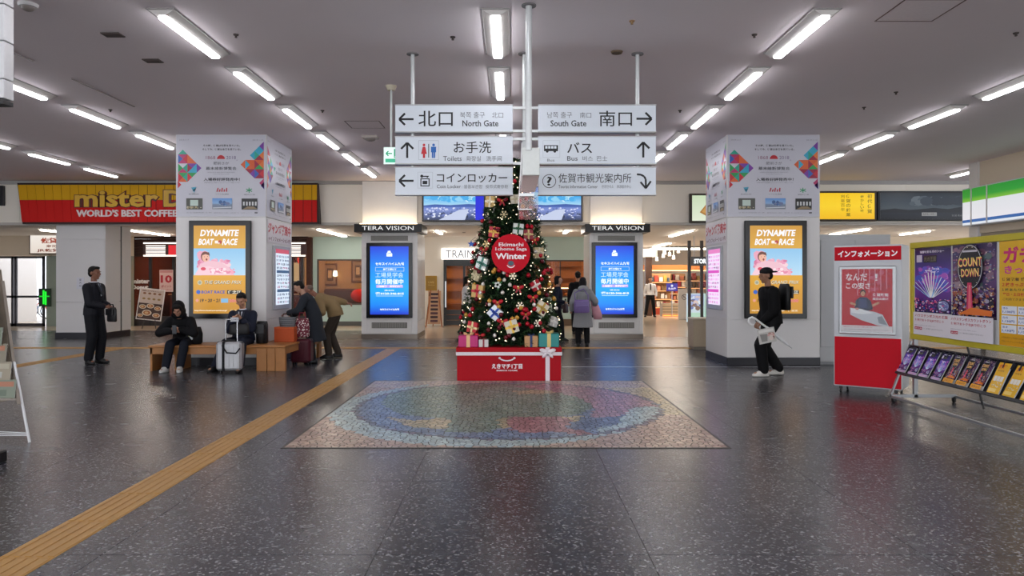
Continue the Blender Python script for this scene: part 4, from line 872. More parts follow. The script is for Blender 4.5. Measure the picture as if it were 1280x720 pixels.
def leaflet(kind):
    a = Art(.175, .33, {'f': 240, 'c': 290, 'y': 290}[kind], {'f': 470, 'c': 520, 'y': 545}[kind], step=.0002)
    if kind == 'f': fireworks(a, 21); a.rect(0, 430, 240, 470, '#c8a8d0')
    elif kind == 'c': countdown(a, 33); a.rect(0, 445, 290, 520, '#e8a22a'); a.text('2018-2019', 30, 500, 36, '#5a2a10', 220)
    else:
        a.rect(0, 0, 290, 545, '#e6b21e'); a.text('旅行', 30, 110, 80, '#d04a1a', 180, .03); a.text('佐賀発', 40, 160, 32, '#8a4a10', 150)
        for r in range(3): a.rect(30+r*76, 240, 98+r*76, 330, '#e8e4d8', r == 0)
        a.blobs(30, 345, 270, 440, 40, 5, 14, ['#c9c08a', '#e8e0c0', '#d0a860'], 3); a.rect(20, 460, 200, 520, '#f0d070')
    a.mb.box(-.0875, .0875, .003, .012, -.165, .165, 0, (.7, .7, .7))
    return a.mb.mesh('leaflet', True)
LM = {k: leaflet(k) for k in 'fcy'}
for k in LM: LM[k].materials.append(print_mat(0, .25))
seq = 'ffffcccyyyyfc'; ordn = ['first', 'second', 'third', 'fourth', 'fifth', 'sixth', 'seventh', 'eighth', 'ninth', 'tenth', 'eleventh', 'twelfth', 'thirteenth']; nmk = {'f': 'purple light show', 'c': 'dark purple and orange', 'y': 'yellow travel'}
for k, s in enumerate(seq):
    o = obj('leaflet_stack', LM[s], None, None, (XB-.13, 9.06-.245*k, .537)); o.rotation_euler = (-th_+.03*math.sin(k*2.1), 0, -PI/2+.02*math.sin(k*3.7))
    tag(o, '%s leaflets in the sloping shelf, %s slot from the left end' % (nmk[s], ordn[k]), 'leaflet', 'leaflets in the sloping brochure shelf')
# ================================================================ MOSAIC
MX0, MX1, MY0, MY1 = -2.05, 1.942, 6.652, 11.09
def G(x, y): d = fd(y); return (px(x, d), d)
mos = thing('floor_mosaic', 'rectangular stone mosaic of a round colourful map let into the floor', 'mosaic', ((MX0+MX1)/2, (MY0+MY1)/2, 0)); mos['kind'] = 'structure'
mcx, mcy = mos.location.x, mos.location.y
obj('mortar_bed', MB().box(MX0-mcx, MX1-mcx, MY0-mcy, MY1-mcy, -.02, .0012), M('#4c4a45', .6), mos)
m = MB()
for b in ((MX0-.025, MX1+.025, MY0-.025, MY0), (MX0-.025, MX1+.025, MY1, MY1+.025), (MX0-.025, MX0, MY0, MY1), (MX1, MX1+.025, MY0, MY1)): m.box(b[0]-mcx, b[1]-mcx, b[2]-mcy, b[3]-mcy, -.01, .0045)
obj('metal_edge', m, M('#3c3833', .4, .4), mos)
def inpoly(x, y, P):
    c = False; n = len(P)
    for i in range(n):
        (xa, ya), (xb, yb) = P[i], P[i-1]
        if (ya > y) != (yb > y) and x < (xb-xa)*(y-ya)/(yb-ya)+xa: c = not c
    return c
GREEN = [G(*p) for p in ((500, 484), (560, 480.5), (690, 479.5), (735, 492), (748, 506), (722, 519), (700, 521), (640, 522), (634, 530), (612, 541), (560, 541), (548, 532), (562, 524), (500, 519), (478, 507), (482, 493))]
PINK = [G(*p) for p in ((640, 483), (700, 479), (760, 482), (812, 496), (828, 506), (806, 510), (788, 516), (770, 522), (738, 522), (742, 508), (722, 497), (690, 489))]
BEI = [[G(*p) for p in q] for q in (((480, 521), (520, 526), (561, 522), (561, 536), (520, 535)), ((623, 523), (636, 523), (636, 535), (626, 535)), ((702, 521), (728, 520), (722, 527), (706, 528)), ((640, 489), (700, 487), (690, 492), (650, 493)))]
REDP = [G(*p) for p in ((636, 522), (700, 521), (716, 526), (708, 534), (742, 542), (730, 546), (700, 540), (650, 541), (636, 537))]
BLU2 = [G(*p) for p in ((708, 532), (728, 527), (780, 519), (774, 530), (744, 535), (712, 536))]
TEAL = [G(*p) for p in ((775, 523), (792, 510), (820, 508), (829, 517), (815, 530), (780, 540), (748, 543), (745, 536), (775, 531))]
q = random.Random(11)
def mcol(x, y):
    r = math.hypot((x+.045)/1.83, (y-8.95)/1.98); ro = math.hypot((x+.25)/1.86, (y-8.85)/2.17)
    if r < 1:
        if r > .965: return q.choice(['#4a5468', '#6a5a6e', '#5a6478'])
        if inpoly(x, y, TEAL): return q.choice(['#93b0b4', '#86a8ae', '#a3bcbc'])
        if inpoly(x, y, BLU2): return q.choice(['#46658e', '#3f5f88', '#557399'])
        if inpoly(x, y, REDP): return q.choice(['#a0626a', '#945660', '#aa6e72', '#8f545e'])
        if inpoly(x, y, PINK): return q.choice(['#9c6c80', '#a87488', '#8c6478', '#b07a84', '#92707a'])
        for b in BEI:
            if inpoly(x, y, b): return q.choice(['#ab9a6a', '#b8a272', '#9c9068'])
        if inpoly(x, y, GREEN): return q.choice(['#5f7a66', '#6b8470', '#557060', '#7a8c76', '#667c70', '#6e8a84'])
        if x > 1.25 and y < 9.8: return q.choice(['#86707e', '#7d6c80', '#93788a'])
        return q.choice(['#57749c', '#4d6b94', '#6480a4', '#6a88a6', '#51709a'])
    if ro < 1 and (y < 8.6 or x < -1.2): return q.choice(['#93aeb2', '#a0b8b6', '#88a6ae', '#9ab0b0'])
    if y > 10.4: return q.choice(['#a89490', '#b49c90', '#9c8c90', '#b8a890'])
    if x > 1.2 and y > 8.3: return q.choice(['#b5a573', '#a99a70', '#bda97c'])
    return q.choice(['#b0917a', '#a8846e', '#b99a80', '#a07c6a', '#b8a088', '#a98c78'])
sp = .06; nx = int((MX1-MX0)/sp); ny = int((MY1-MY0)/sp); sx = (MX1-MX0)/nx; sy = (MY1-MY0)/ny
S = {(i, j): (MX0+(i+.5+q.uniform(-.42, .42))*sx, MY0+(j+.5+q.uniform(-.42, .42))*sy) for i in range(-2, nx+2) for j in range(-2, ny+2)}
m = MB()
for i in range(nx):
    for j in range(ny):
        cx, cy = S[(i, j)]; P = [(MX0, MY0), (MX1, MY0), (MX1, MY1), (MX0, MY1)]
        P = [(max(MX0, cx-.12), max(MY0, cy-.12)), (min(MX1, cx+.12), max(MY0, cy-.12)), (min(MX1, cx+.12), min(MY1, cy+.12)), (max(MX0, cx-.12), min(MY1, cy+.12))]
        for di in (-1, 0, 1, -2, 2):
            for dj in (-1, 0, 1, -2, 2):
                if (di == 0 and dj == 0) or abs(di)+abs(dj) > 3 or not (0 <= i+di < nx and 0 <= j+dj < ny): continue
                ox, oy = S[(i+di, j+dj)]; nxv, nyv = ox-cx, oy-cy; L = math.hypot(nxv, nyv); nxv /= L; nyv /= L; lim = L/2-.0052
                out = []
                for k in range(len(P)):
                    a, b = P[k], P[(k+1) % len(P)]; da = (a[0]-cx)*nxv+(a[1]-cy)*nyv-lim; db = (b[0]-cx)*nxv+(b[1]-cy)*nyv-lim
                    if da <= 0: out.append(a)
                    if (da < 0) != (db < 0) and da != db: t_ = da/(da-db); out.append((a[0]+(b[0]-a[0])*t_, a[1]+(b[1]-a[1])*t_))
                P = out
                if len(P) < 3: break
            if len(P) < 3: break
        if len(P) < 3: continue
        h = .0035+q.uniform(0, .0012); c = lin(mcol(cx, cy)); f_ = q.uniform(.72, 1.12); g0 = sum(c)/3; c = tuple((v*.7+g0*.3)*f_*1.3 for v in c); n = len(P)
        m.add([(p[0]-mcx, p[1]-mcy, h) for p in P]+[(p[0]-mcx, p[1]-mcy, 0) for p in P], [list(range(n))]+[((k+1) % n, k, n+k, n+(k+1) % n) for k in range(n)], c)
st = obj('mosaic_stone', m, print_mat(0, .3), mos, colors=True, kind='stuff')

# ================================================================ DECORATED TREE
TD = 11.92; TX = -.03; BZ = .505
tree = thing('christmas_tree', 'tall decorated christmas tree with lights standing on the red box', 'tree', (TX, TD, BZ))
def tr_(z):   # crown radius at world z
    t_ = (3.48-z)/(3.48-.55); t_ = max(0, min(1, t_)); return .06+.74*t_**.64
obj('trunk', MB().cyl((0, 0, 0), (0, 0, 2.7), .05, .015), M('#3b2a1c', .8), tree)
q = random.Random(21)
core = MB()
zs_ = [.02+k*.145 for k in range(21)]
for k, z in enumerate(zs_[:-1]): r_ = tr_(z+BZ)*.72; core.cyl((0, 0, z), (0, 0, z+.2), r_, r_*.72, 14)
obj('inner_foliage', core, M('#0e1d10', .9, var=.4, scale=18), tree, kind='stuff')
fol = MB()
for _ in range(4200):
    z = .03+q.random()**1.25*2.92; a_ = q.uniform(0, 2*PI); r_ = tr_(z+BZ)*q.uniform(.72, 1.04)
    c = Vector((r_*math.cos(a_), r_*math.sin(a_), z)); out = Vector((math.cos(a_), math.sin(a_), q.uniform(-.5, .35))).normalized()
    col = lin(q.choice(['#1c3a1c', '#25491f', '#16301a', '#2f5427', '#1a3520', '#3b5a2e'])); L = q.uniform(.05, .1)
    for k in range(8):
        d_ = (out+Vector((q.uniform(-.9, .9), q.uniform(-.9, .9), q.uniform(-.8, .6)))).normalized(); e = c+d_*L; s_ = d_.orthogonal().normalized()*.006
        s2_ = d_.cross(s_)
        fol.add([c-s_, c+s_, e], [(0, 1, 2)], col); fol.add([c-s2_, c+s2_, e], [(0, 1, 2)], col)
obj('needles', fol, print_mat(0, .7), tree, colors=True, kind='stuff')
li = MB()
def on_tree(z, a_, off=0.0): r_ = tr_(z)+off; return Vector((TX+r_*math.cos(a_), TD+r_*math.sin(a_), z))
for _ in range(300):
    z = .56+q.random()**1.2*2.85; p = on_tree(z, q.gauss(PI*1.5, .9) if q.random() < .6 else q.uniform(0, 2*PI), q.uniform(.01, .06))-Vector((TX, TD, BZ)); r_ = q.choice([.006, .008, .011]); li.ell(p, r_, 6, 4)
obj('fairy_lights', li, M('#ffe9c4', .4, emit=2.6), tree, kind='stuff')
st_ = obj('light_string', MB().tube([on_tree(3.3-k*.0215, k*.42, .02)-Vector((TX, TD, BZ)) for k in range(128)], .003, 4), M('#23301f', .6), tree)
def facing(x, y, off=.03):
    """front point of the crown seen at photo pixel (x, y)"""
    d = TD-.6
    for _ in range(8):
        z = pz(y, d); X = px(x, d)-TX; r_ = tr_(z); d = TD-math.sqrt(max(r_*r_-X*X, .0004))-off
    return Vector((px(x, d), d, pz(y, d))), math.atan2(px(x, d)-TX, TD-d)
# baubles
BA = {}
def bauble(cn, col, r_, metal=.3):
    me = MB().ell((0, 0, 0), r_*1.12, 14, 10).cyl((0, 0, r_*.9), (0, 0, r_*1.25), r_*.22, n=8).mesh('bauble'); me.materials.append(M(col, .18, metal)); return me
for nm, col, cnt in (('red', '#b01226', 60), ('white', '#e8e2da', 34), ('gold', '#c9973e', 22), ('dark red', '#5e0d1c', 36)):
    me = bauble(nm, col, .032 if nm != 'white' else .026)
    for k in range(cnt):
        z = .62+q.random()**1.15*2.65; a_ = q.gauss(PI*1.5, .75) if q.random() < .85 else q.uniform(0, PI)
        tag(obj('bauble', me, None, None, on_tree(z, a_, .055)), 'small round %s bauble hanging on the decorated tree' % nm, 'bauble', '%s baubles on the tree' % nm)
def gift(name, label, loc, sz, col, rib, rot=(0, 0, 0), group=None, cat='ornament', bow=True, vert=True, horiz=True):
    w_, d_, h_ = sz; t = thing(name, label, cat, loc, group=group); t.rotation_euler = rot
    obj('box', MB().box(-w_/2, w_/2, -d_/2, d_/2, 0, h_, min(sz)*.04), M(col, .3, .1), t); e = .004; rw = w_*.09
    m_ = MB()
    if vert: m_.box(-rw, rw, -d_/2-e, d_/2+e, -e*.5, h_+e)
    if horiz: m_.box(-w_/2-e, w_/2+e, -d_/2-e, d_/2+e, h_/2-rw, h_/2+rw)
    obj('ribbon', m_, M(rib, .3, .2), t)
    if bow:
        m_ = MB(); zc = h_ if cat == 'gift' else h_/2; yc = 0 if cat == 'gift' else -d_/2-e; s_ = w_*.22
        for sg in (-1, 1): m_.ell((sg*s_*.7, yc, zc+s_*.25), (s_*.6, s_*.3, s_*.35), 8, 6, Matrix.Rotation(-sg*.5, 3, 'Y')); m_.bar((0, yc, zc+.01), (sg*s_*.9, yc-s_*.2, zc-s_*.6 if cat != 'gift' else zc+.006), s_*.25, .006)
        m_.ell((0, yc-.004, zc+s_*.1), s_*.22, 8, 6); obj('bow', m_, M(rib, .3, .2), t)
    return t
for x, y, s_, col, rib, tilt, l in ((613, 252, 14, '#d8b56a', '#efe6cc', .1, 'gold gift box with cream bow near the tree top, left'), (644, 249, 11, '#e3dcc8', '#d8cfae', -.1, 'cream gift box near the tree top by the signboard gap'),
        (617, 290, 13, '#b51a28', '#d8a84a', .15, 'red gift box with gold ribbon above left of the round sign'), (647, 286, 13, '#d6dad4', '#1f5a3a', .1, 'white gift box with green ribbon above the round sign'),
        (601, 329, 15, '#dfe6e2', '#3c7a6a', .35, 'white gift with teal ribbon left of the round sign'), (673, 316, 13, '#c9b98f', '#e6dcc0', 0, 'cream box at the right rim beside the round sign'),
        (660, 293, 12, '#8f2430', '#c9b07a', 0, 'dark red parcel above right of the round sign'), (597, 364, 16, '#c9a45c', '#b5152a', .1, 'gold gift with big red ribbon at the left rim'),
        (614, 389, 15, '#e6eaf0', '#1f3f9a', .75, 'white gift with royal blue ribbon tilted on the lower tree'), (673, 384, 15, '#e9dfc8', '#c4a44e', .6, 'cream gift with gold ribbon tilted on the lower right tree'),
        (642, 408, 16, '#cfc7b4', '#e0b84a', -.3, 'silver gift with yellow ribbon low in the middle of the tree'), (590, 409, 14, '#c01a28', '#f0d8a0', .2, 'red gift with cream bow at the lower left of the tree'),
        (594, 344, 12, '#b8ab86', '#d8cda6', .4, 'beige parcel at the left rim below the round sign'), (672, 356, 12, '#b3192b', '#f2e9e2', -.5, 'red gift with white trim right below the round sign'), (690, 402, 12, '#c9c6c0', '#e9e6e0', .3, 'pale silver gift at the lower right rim of the tree')):
    p, an = facing(x, y, .05); w_ = s_*p.y/924; gift('gift_ornament', l, p-Vector((0, 0, w_/2)), (w_, w_*.35, w_), col, rib, (0, tilt, an*.6), 'gift ornaments on the tree')
for x, y, l in ((628, 251, 'by the gold gift near the tree top'), (648, 360, 'below the round sign'), (657, 393, 'on the lower right of the tree'), (628, 402, 'on the lower middle of the tree'), (605, 312, 'left of the round sign'), (622, 378, 'above the blue ribboned gift'), (666, 372, 'above the cream and gold gift'), (683, 424, 'at the lowest right of the tree'), (600, 420, 'at the lowest left of the tree'), (668, 300, 'right above the round sign')):
    p, an = facing(x, y, .05); t = thing('ribbon_bow', 'red ribbon bow '+l, 'bow', p, an*.6, 'red bows on the tree'); m_ = MB()
    for sg in (-1, 1): m_.ell((sg*.045, 0, .012), (.045, .02, .03), 10, 6, Matrix.Rotation(-sg*.4, 3, 'Y'))
    obj('loops', m_, M('#c01426', .35), t); obj('knot', MB().ell((0, -.012, 0), .018, 8, 6), M('#d8a84a', .3, .4), t)
    obj('tails', MB().bar((0, -.01, 0), (-.04, -.01, -.07), .025, .005, up=(0, 1, 0)).bar((0, -.01, 0), (.035, -.01, -.075), .025, .005, up=(0, 1, 0)), M('#a80f20', .35), t)
for x, y, l, c in ((608, 305, 'gold snowflake left of the round sign', '#d9bf86'), (641, 345, 'pale snowflake right under the round sign', '#e9dcbc'), (650, 382, 'pale snowflake above the silver gift', '#e3d4b8'), (630, 268, 'small snowflake in the upper tree', '#d9c79a'), (672, 404, 'cream snowflake in the lower right tree', '#e6dcc6')):
    p, an = facing(x, y, .07); m_ = MB()
    for k in range(6):
        t_ = k*PI/3; e = Vector((math.cos(t_), 0, math.sin(t_))); m_.bar((0, 0, 0), e*.06, .009, .006, up=(0, 1, 0))
        for sg in (-1, 1): f_ = Vector((math.cos(t_+sg*.7), 0, math.sin(t_+sg*.7))); m_.bar(e*.035, e*.035+f_*.022, .007, .005, up=(0, 1, 0))
    tag(obj('snowflake', m_, M(c, .3, .5), None, p, an*.5), l, 'ornament')
p, an = facing(622, 356, .05); t = thing('flower_cluster', 'white flower cluster with green leaves below left of the round sign', 'ornament', p)
for k in range(5): obj('petal', MB().ell((.035*math.cos(k*1.257), -.01, .035*math.sin(k*1.257)), (.02, .01, .02), 8, 6), M('#e9f0ea', .4), t)
for k in range(3): obj('leaf', MB().ell((.06*math.cos(k*2.1+.6), 0, .06*math.sin(k*2.1+.6)), (.032, .006, .015), 8, 6, Matrix.Rotation(-(k*2.1+.6), 3, 'Y')), M('#2f6a3a', .5), t)
# star hangers left of the sign
for x, y, c, l in ((566, 304, '#c9a44a', 'gold star ornament hanging left of the tree top'), (589, 305, '#2a4a8a', 'blue star ornament on the left rim of the tree')):
    d = TD-.1 if x > 580 else TD; P = []
    for k in range(10): r_ = .06 if k % 2 == 0 else .026; P.append((r_*math.cos(PI/2+k*PI/5), r_*math.sin(PI/2+k*PI/5)))
    if x > 580: t = thing('star_ornament', l, 'ornament', (px(x, d), d, pz(y, d))); obj('star', MB().prism(P, -.008, .008), M(c, .3, .6), t); obj('hook', MB().cyl((0, 0, .055), (.07, .02, .11), .003, n=6), M('#2a3a6a', .4), t)
# round sign
t = thing('round_sign', 'round red winter greeting sign on the front of the tree', 'sign', (px(638.5, 11.15), 11.15, pz(317, 11.15)))
r_ = 24.2*11.15/924
obj('disc', MB().cyl((0, -.012, 0), (0, .012, 0), r_, n=48), M('#cc0c24', .6), t)
obj('bracket', MB().box(-.02, .02, .012, .25, -.02, .02), M('#2a2a2a', .5), t)
a = Art(2*r_, 2*r_, 580, 580)
a.text('Ekimachi', 110, 182, 56, '#f6eef0', 370, .02); a.text('1chome Saga', 60, 258, 62, '#f6eef0', 470, .02); a.text('Winter', 62, 374, 92, '#fff6f6', 462, .03)
for x_ in (112, 66): pass
a.circ(292, 440, 46, '#2a4a5a', 40); a.circ(292, 440, 66, '#e9d8dc', a0=.35, a1=PI-.35); a.circ(292, 430, 60, '#cc0c24', a0=.2, a1=PI-.2); a.circ(292, 436, 42, '#2a4a5a', 38)
a.build('printed_face', t, (0, -.0125, 0), thick=False)
# red base
BX0, BX1, BY = px(570, 11.08), px(702.5, 11.08), 11.1; bw = BX1-BX0
t = thing('gift_shaped_base', 'big red gift box base with white ribbon under the decorated tree', 'box', ((BX0+BX1)/2, BY, 0)); RR = M('#b00c1c', .6, var=.04)
obj('body', MB().box(-bw/2+.012, bw/2-.012, .012, 1.62, 0, .44, .006), RR, t)
obj('lid', MB().box(-bw/2, bw/2, 0, 1.64, .41, .503, .006), RR, t)
xr = px(684.5, BY)-(BX0+BX1)/2
obj('ribbon', MB().box(-bw/2-.003, bw/2+.003, -.004, 1.644, .385, .435).box(xr-.032, xr+.032, -.004, .0, 0, .506), M('#e9dfe4', .4), t)
m_ = MB(); zb = .425; m_.T = Matrix.Translation((xr, 0, 0))
for sg in (-1, 1):
    m_.ell((sg*.06, -.03, zb+.03), (.065, .02, .034), 12, 8, Matrix.Rotation(-sg*.35, 3, 'Y')); m_.ell((sg*.045, -.035, zb-.035), (.05, .012, .022), 10, 6, Matrix.Rotation(sg*.8, 3, 'Y'))
m_.ell((0, -.045, zb), .024, 10, 8); obj('bow', m_, M('#efe6ea', .45), t)
a = Art(.46, .26, 170, 96); P = []
for k in range(9): t_ = PI*(.12+.76*k/8); P.append((85-44*math.cos(t_), 2+24*math.sin(t_)))
for k in range(8): a.line(*P[k], *P[k+1], 7, '#f4e9ec', k == 0)
a.circ(*P[0], 6.5, '#f4e9ec', n=12, new=False); a.circ(*P[8], 6.5, '#f4e9ec', n=12, new=False)
a.text('えきマチ1丁目', 0, 70, 27, '#f4e9ec', 170, .04); a.text('EKIMACHI 1CHOME', 27, 84, 8, '#f4e9ec', 116, .03)
a.build('printed_face', t, (-.03, .0055, .245), thick=False)
for x0, x1, h_, dp, col, rib, l, vv in ((573, 597.5, .175, .26, '#b8156a', '#d8b07a', 'magenta gift with gold ribbon at the left end of the red base', True), (598.5, 610.5, .115, .16, '#cfcac6', '#8a2430', 'small silver gift with maroon ribbon beside the magenta one', True),
        (655.5, 672.5, .17, .2, '#b98a58', '#1d2f5e', 'brown gift with navy ribbon beside the teal gift', True), (673.5, 699, .205, .28, '#12827e', '#cdb46a', 'teal gift with gold ribbon at the right end of the red base', True)):
    d = BY+.05; X0, X1 = px(x0, d), px(x1, d); g = gift('gift_box', l, ((X0+X1)/2, d+dp/2, .5045), (X1-X0, dp, h_), col, rib, cat='gift', horiz=False)
    g['group'] = 'gifts along the front of the red base'

# ================================================================ BENCH, LUGGAGE
OAK = M('#a26c38', .4, var=.14, scale=9)
t = thing('bench', 'light wooden bench wrapping the corner of the left pillar', 'bench', (-4.95, 12.7, 0)); ox, oy = -4.95, 12.7
obj('seat', MB().box(-6.06-ox, -3.77-ox, 12.3-oy, 12.98-oy, .39, .43, .008), OAK, t)
obj('side_seat', MB().box(-4.33-ox, -3.77-ox, 12.985-oy, 14.75-oy, .39, .43, .008), OAK, t)
obj('apron', MB().box(-6.04-ox, -3.79-ox, 12.33-oy, 12.36-oy, .28, .39, .004), OAK, t)
obj('apron', MB().box(-3.82-ox, -3.79-ox, 12.36-oy, 14.7-oy, .28, .39, .004), OAK, t)
for x0, x1, y0, y1 in ((-6.04, -6.0, 12.33, 12.95), (-5.66, -5.62, 12.4, 12.95), (-4.26, -4.09, 12.32, 12.36), (-4.08, -3.95, 12.32, 12.36), (-3.94, -3.78, 12.315, 12.4), (-4.26, -4.2, 12.4, 12.95), (-3.84, -3.79, 14.5, 14.72), (-4.3, -4.26, 14.5, 14.72)):
    obj('leg_panel', MB().box(x0-ox, x1-ox, y0-oy, y1-oy, 0, .388, .004), OAK, t)
def suitcase(name, label, loc, w_, d_, h_, col, rz, handle=.0, strap=None, metal=.4):
    t = thing(name, label, 'suitcase', loc, rz)
    obj('shell', MB().box(-w_/2, w_/2, -d_/2, d_/2, .05, .05+h_, .035), M(col, .32, metal, var=.05), t)
    m_ = MB()
    for k in range(5): m_.box(-w_/2+.06+k*(w_-.12)/4-.012, -w_/2+.06+k*(w_-.12)/4+.012, -d_/2-.005, d_/2+.005, .1, h_, .002)
    obj('rib', m_, M(col, .3, metal), t)
    obj('zip_band', MB().box(-w_/2-.003, w_/2+.003, -.012, .012, .048, .053+h_, .004), M('#3a3c40', .5), t)
    for sx_ in (-1, 1):
        for sy_ in (-1, 1): obj('wheel', MB().cyl((sx_*(w_/2-.05)-.012, sy_*(d_/2-.045), .026), (sx_*(w_/2-.05)+.012, sy_*(d_/2-.045), .026), .026).box(sx_*(w_/2-.05)-.015, sx_*(w_/2-.05)+.015, sy_*(d_/2-.045)-.012, sy_*(d_/2-.045)+.012, .03, .055), BLACKP, t)
    if handle:
        hz = .05+h_+handle; obj('pull_handle', MB().tube([(-.09, d_/2-.04, h_), (-.09, d_/2-.04, hz-.02), (-.075, d_/2-.04, hz), (.075, d_/2-.04, hz), (.09, d_/2-.04, hz-.02), (.09, d_/2-.04, h_)], .01, 8), M('#c9cbce', .25, .9), t)
    obj('top_handle', MB().tube([(-.08, 0, .045+h_), (-.07, 0, .075+h_), (.07, 0, .075+h_), (.08, 0, .045+h_)], .01, 8), BLACKP, t)
    if strap: obj('strap', MB().box(-w_/2+.10, -w_/2+.14, -d_/2-.008, d_/2+.008, .045, .058+h_).tube([(-.1, -d_/2, h_), (-.02, -d_/2-.03, h_-.12), (.12, -d_/2-.02, h_-.13), (.18, -d_/2, h_-.05)], .012, 8), M(strap, .6), t)
    return t
suitcase('suitcase', 'silver hard shell suitcase with raised handle before the seated man in suit', (px(288.5, 12.12), 12.1, 0), .40, .24, .46, '#b9babd', .12, .36, '#17171a')
suitcase('suitcase', 'dark maroon suitcase on the floor beside the woman in dark coat', (px(376.5, 13.2), 13.25, 0), .36, .24, .42, '#4a1624', 0, 0, None, 0)
def tote(name, label, loc, w_, d_, h_, col, handle=True, pat=None, rz=0, cat='bag', hc=None):
    t = thing(name, label, cat, loc, rz)
    m_ = MB(); m_.loft([((0, 0, 0), (w_/2*.9, 0, 0), (0, d_/2*.9, 0)), ((0, 0, h_*.1), (w_/2, 0, 0), (0, d_/2, 0)), ((0, 0, h_*.6), (w_/2*1.02, 0, 0), (0, d_/2, 0)), ((0, 0, h_), (w_/2*.85, 0, 0), (0, d_/2*.6, 0))], 16)
    obj('body', m_, pat or M(col, .6, var=.2), t)
    if handle: obj('handle', MB().tube([(-w_*.25, 0, h_*.95), (-w_*.18, 0, h_*1.3), (w_*.18, 0, h_*1.3), (w_*.25, 0, h_*.95)], .01, 8), M(hc or col, .6), t)
    return t
def blotch(c1, c2, sc_=30):
    m_ = bpy.data.materials.new('patterned_cloth'); m_.use_nodes = True; nt = m_.node_tree; b = nt.nodes['Principled BSDF']; b.inputs['Roughness'].default_value = .7
    tc = nt.nodes.new('ShaderNodeTexCoord'); v = nt.nodes.new('ShaderNodeTexVoronoi'); v.inputs['Scale'].default_value = sc_; r = nt.nodes.new('ShaderNodeValToRGB'); r.color_ramp.interpolation = 'CONSTANT'
    r.color_ramp.elements[0].color = (*lin(c1), 1); r.color_ramp.elements[1].color = (*lin(c2), 1); r.color_ramp.elements[1].position = .36
    nt.links.new(tc.outputs['Object'], v.inputs['Vector']); nt.links.new(v.outputs['Distance'], r.inputs[0]); nt.links.new(r.outputs[0], b.inputs['Base Color']); return m_
tote('tote_bag', 'white and maroon patterned tote bag resting on the maroon suitcase', (px(377.5, 13.2), 13.22, .505), .26, .16, .33, '#7a2436', True, blotch('#d8ccc8', '#6a1c30'))
t = thing('orange_carton', 'orange box standing on the bench corner', 'box', (px(355.5, 13.0), 13.1, .4305)); obj('body', MB().box(-.175, .175, -.12, .12, 0, .255, .006), M('#b5502a', .55), t); obj('lid', MB().box(-.178, .178, -.123, .123, .235, .262, .004), M('#c25c32', .55), t)
t = thing('wire_basket', 'grey basket bag with handles on top of the orange box', 'basket', (px(357, 13.0), 13.1, .693))
obj('body', MB().loft([((0, 0, 0), (.13, 0, 0), (0, .08, 0)), ((0, 0, .17), (.15, 0, 0), (0, .1, 0))], 18), M('#5d5f62', .6, var=.3, scale=90), t)
m_ = MB()
for k in range(5): m_.loft([((0, 0, .01+k*.035), (.134+k*.0045, 0, 0), (0, .084+k*.0045, 0)), ((0, 0, .02+k*.035), (.135+k*.0045, 0, 0), (0, .085+k*.0045, 0))], 18)
obj('weave_band', m_, M('#8d9094', .6), t); obj('handle', MB().tube([(-.08, 0, .16), (-.07, 0, .23), (.07, 0, .23), (.08, 0, .16)], .008, 8), BLACKP, t)
t = tote('shoulder_bag', 'black shoulder bag with pale print on the bench beside the hooded person', (px(238, 12.6), 12.62, .4305), .4, .2, .29, '#111114', True)
a = Art(.14, .16, 14, 16); a.line(2, 2, 6, 9, 1.6, '#c9cc8a'); a.line(5, 6, 11, 14, 2.4, '#cfd4d8', False); a.circ(10, 12, 2, '#d8dcdf'); a.circ(3, 4, 1.4, '#b8c060'); o = a.build('print', t, (.03, -.107, .14), thick=False)

# ================================================================ SHOPS
# donut shopfront
t = thing('shopfront', 'dark wood donut shopfront with striped lit header beyond the bench', 'shopfront', (PX(273), 24.9, 0)); cx = PX(273); fx = lambda x: PX(x)-cx
for k in range(7): obj('shingle_board', MB().box(fx(161), fx(386), -.02-.006*(k % 2), .04, PZ(321)+k*.1, PZ(321)+k*.1+.094, .003), DARKWOOD, t)
lb = obj('light_box', MB().box(fx(184), fx(386), -.2, -.02, PZ(322), PZ(303), .01), M('#3a1712', .4), t)
for y in (304.5, 320): obj('light_strip', MB().box(fx(185), fx(385), -.22, -.2, PZ(y+.8), PZ(y-.8)), M('#fff0e2', .4, emit=2.2), lb)
for a_, b_ in ((188, 212), (330, 379)):
    for k in range(5): obj('lit_bar', MB().box(fx(a_), fx(b_), -.215, -.2, PZ(318.6-k*2.5), PZ(317.2-k*2.5)), M('#f4ece4', .4, emit=1.4), lb)
obj('red_sign', MB().box(fx(216), fx(234), -.215, -.2, PZ(319), PZ(307)), M('#d8202c', .4, emit=.9), lb)
obj('brick_pier', MB().box(fx(385), fx(391), -.12, .1, 0, 2.98), M('#4a302a', .7, var=.4, scale=16), t)
for x in (162, 190, 219, 250, 300, 350, 366): obj('mullion', MB().box(fx(x)-.05, fx(x)+.05, -.03, .05, 0, PZ(321)), M('#1d1716', .4), t)
for a_, b_ in ((162, 190), (190, 219), (219, 250), (250, 300), (300, 350), (350, 366), (366, 385)): obj('pane', MB().box(fx(a_)+.05, fx(b_)-.05, .0, .01, .3, PZ(321)), GLASS, t)
obj('kick_plate', MB().box(fx(162), fx(385), -.02, .04, 0, .32), M('#2a2220', .4), t)
a = Art(.95, .5, 95, 50); a.text('mister', 32, 26, 15, '#f0ece8', 60, .05); a.text('Donut', 32, 46, 15, '#f0ece8', 56, .05); a.circ(14, 30, 12, '#f0ece8'); a.circ(14, 30, 9, '#2b1c1a'); a.circ(14, 28, 4, '#f0ece8'); a.build('window_lettering', t, (fx(173), -.035, PZ(354)), thick=False)
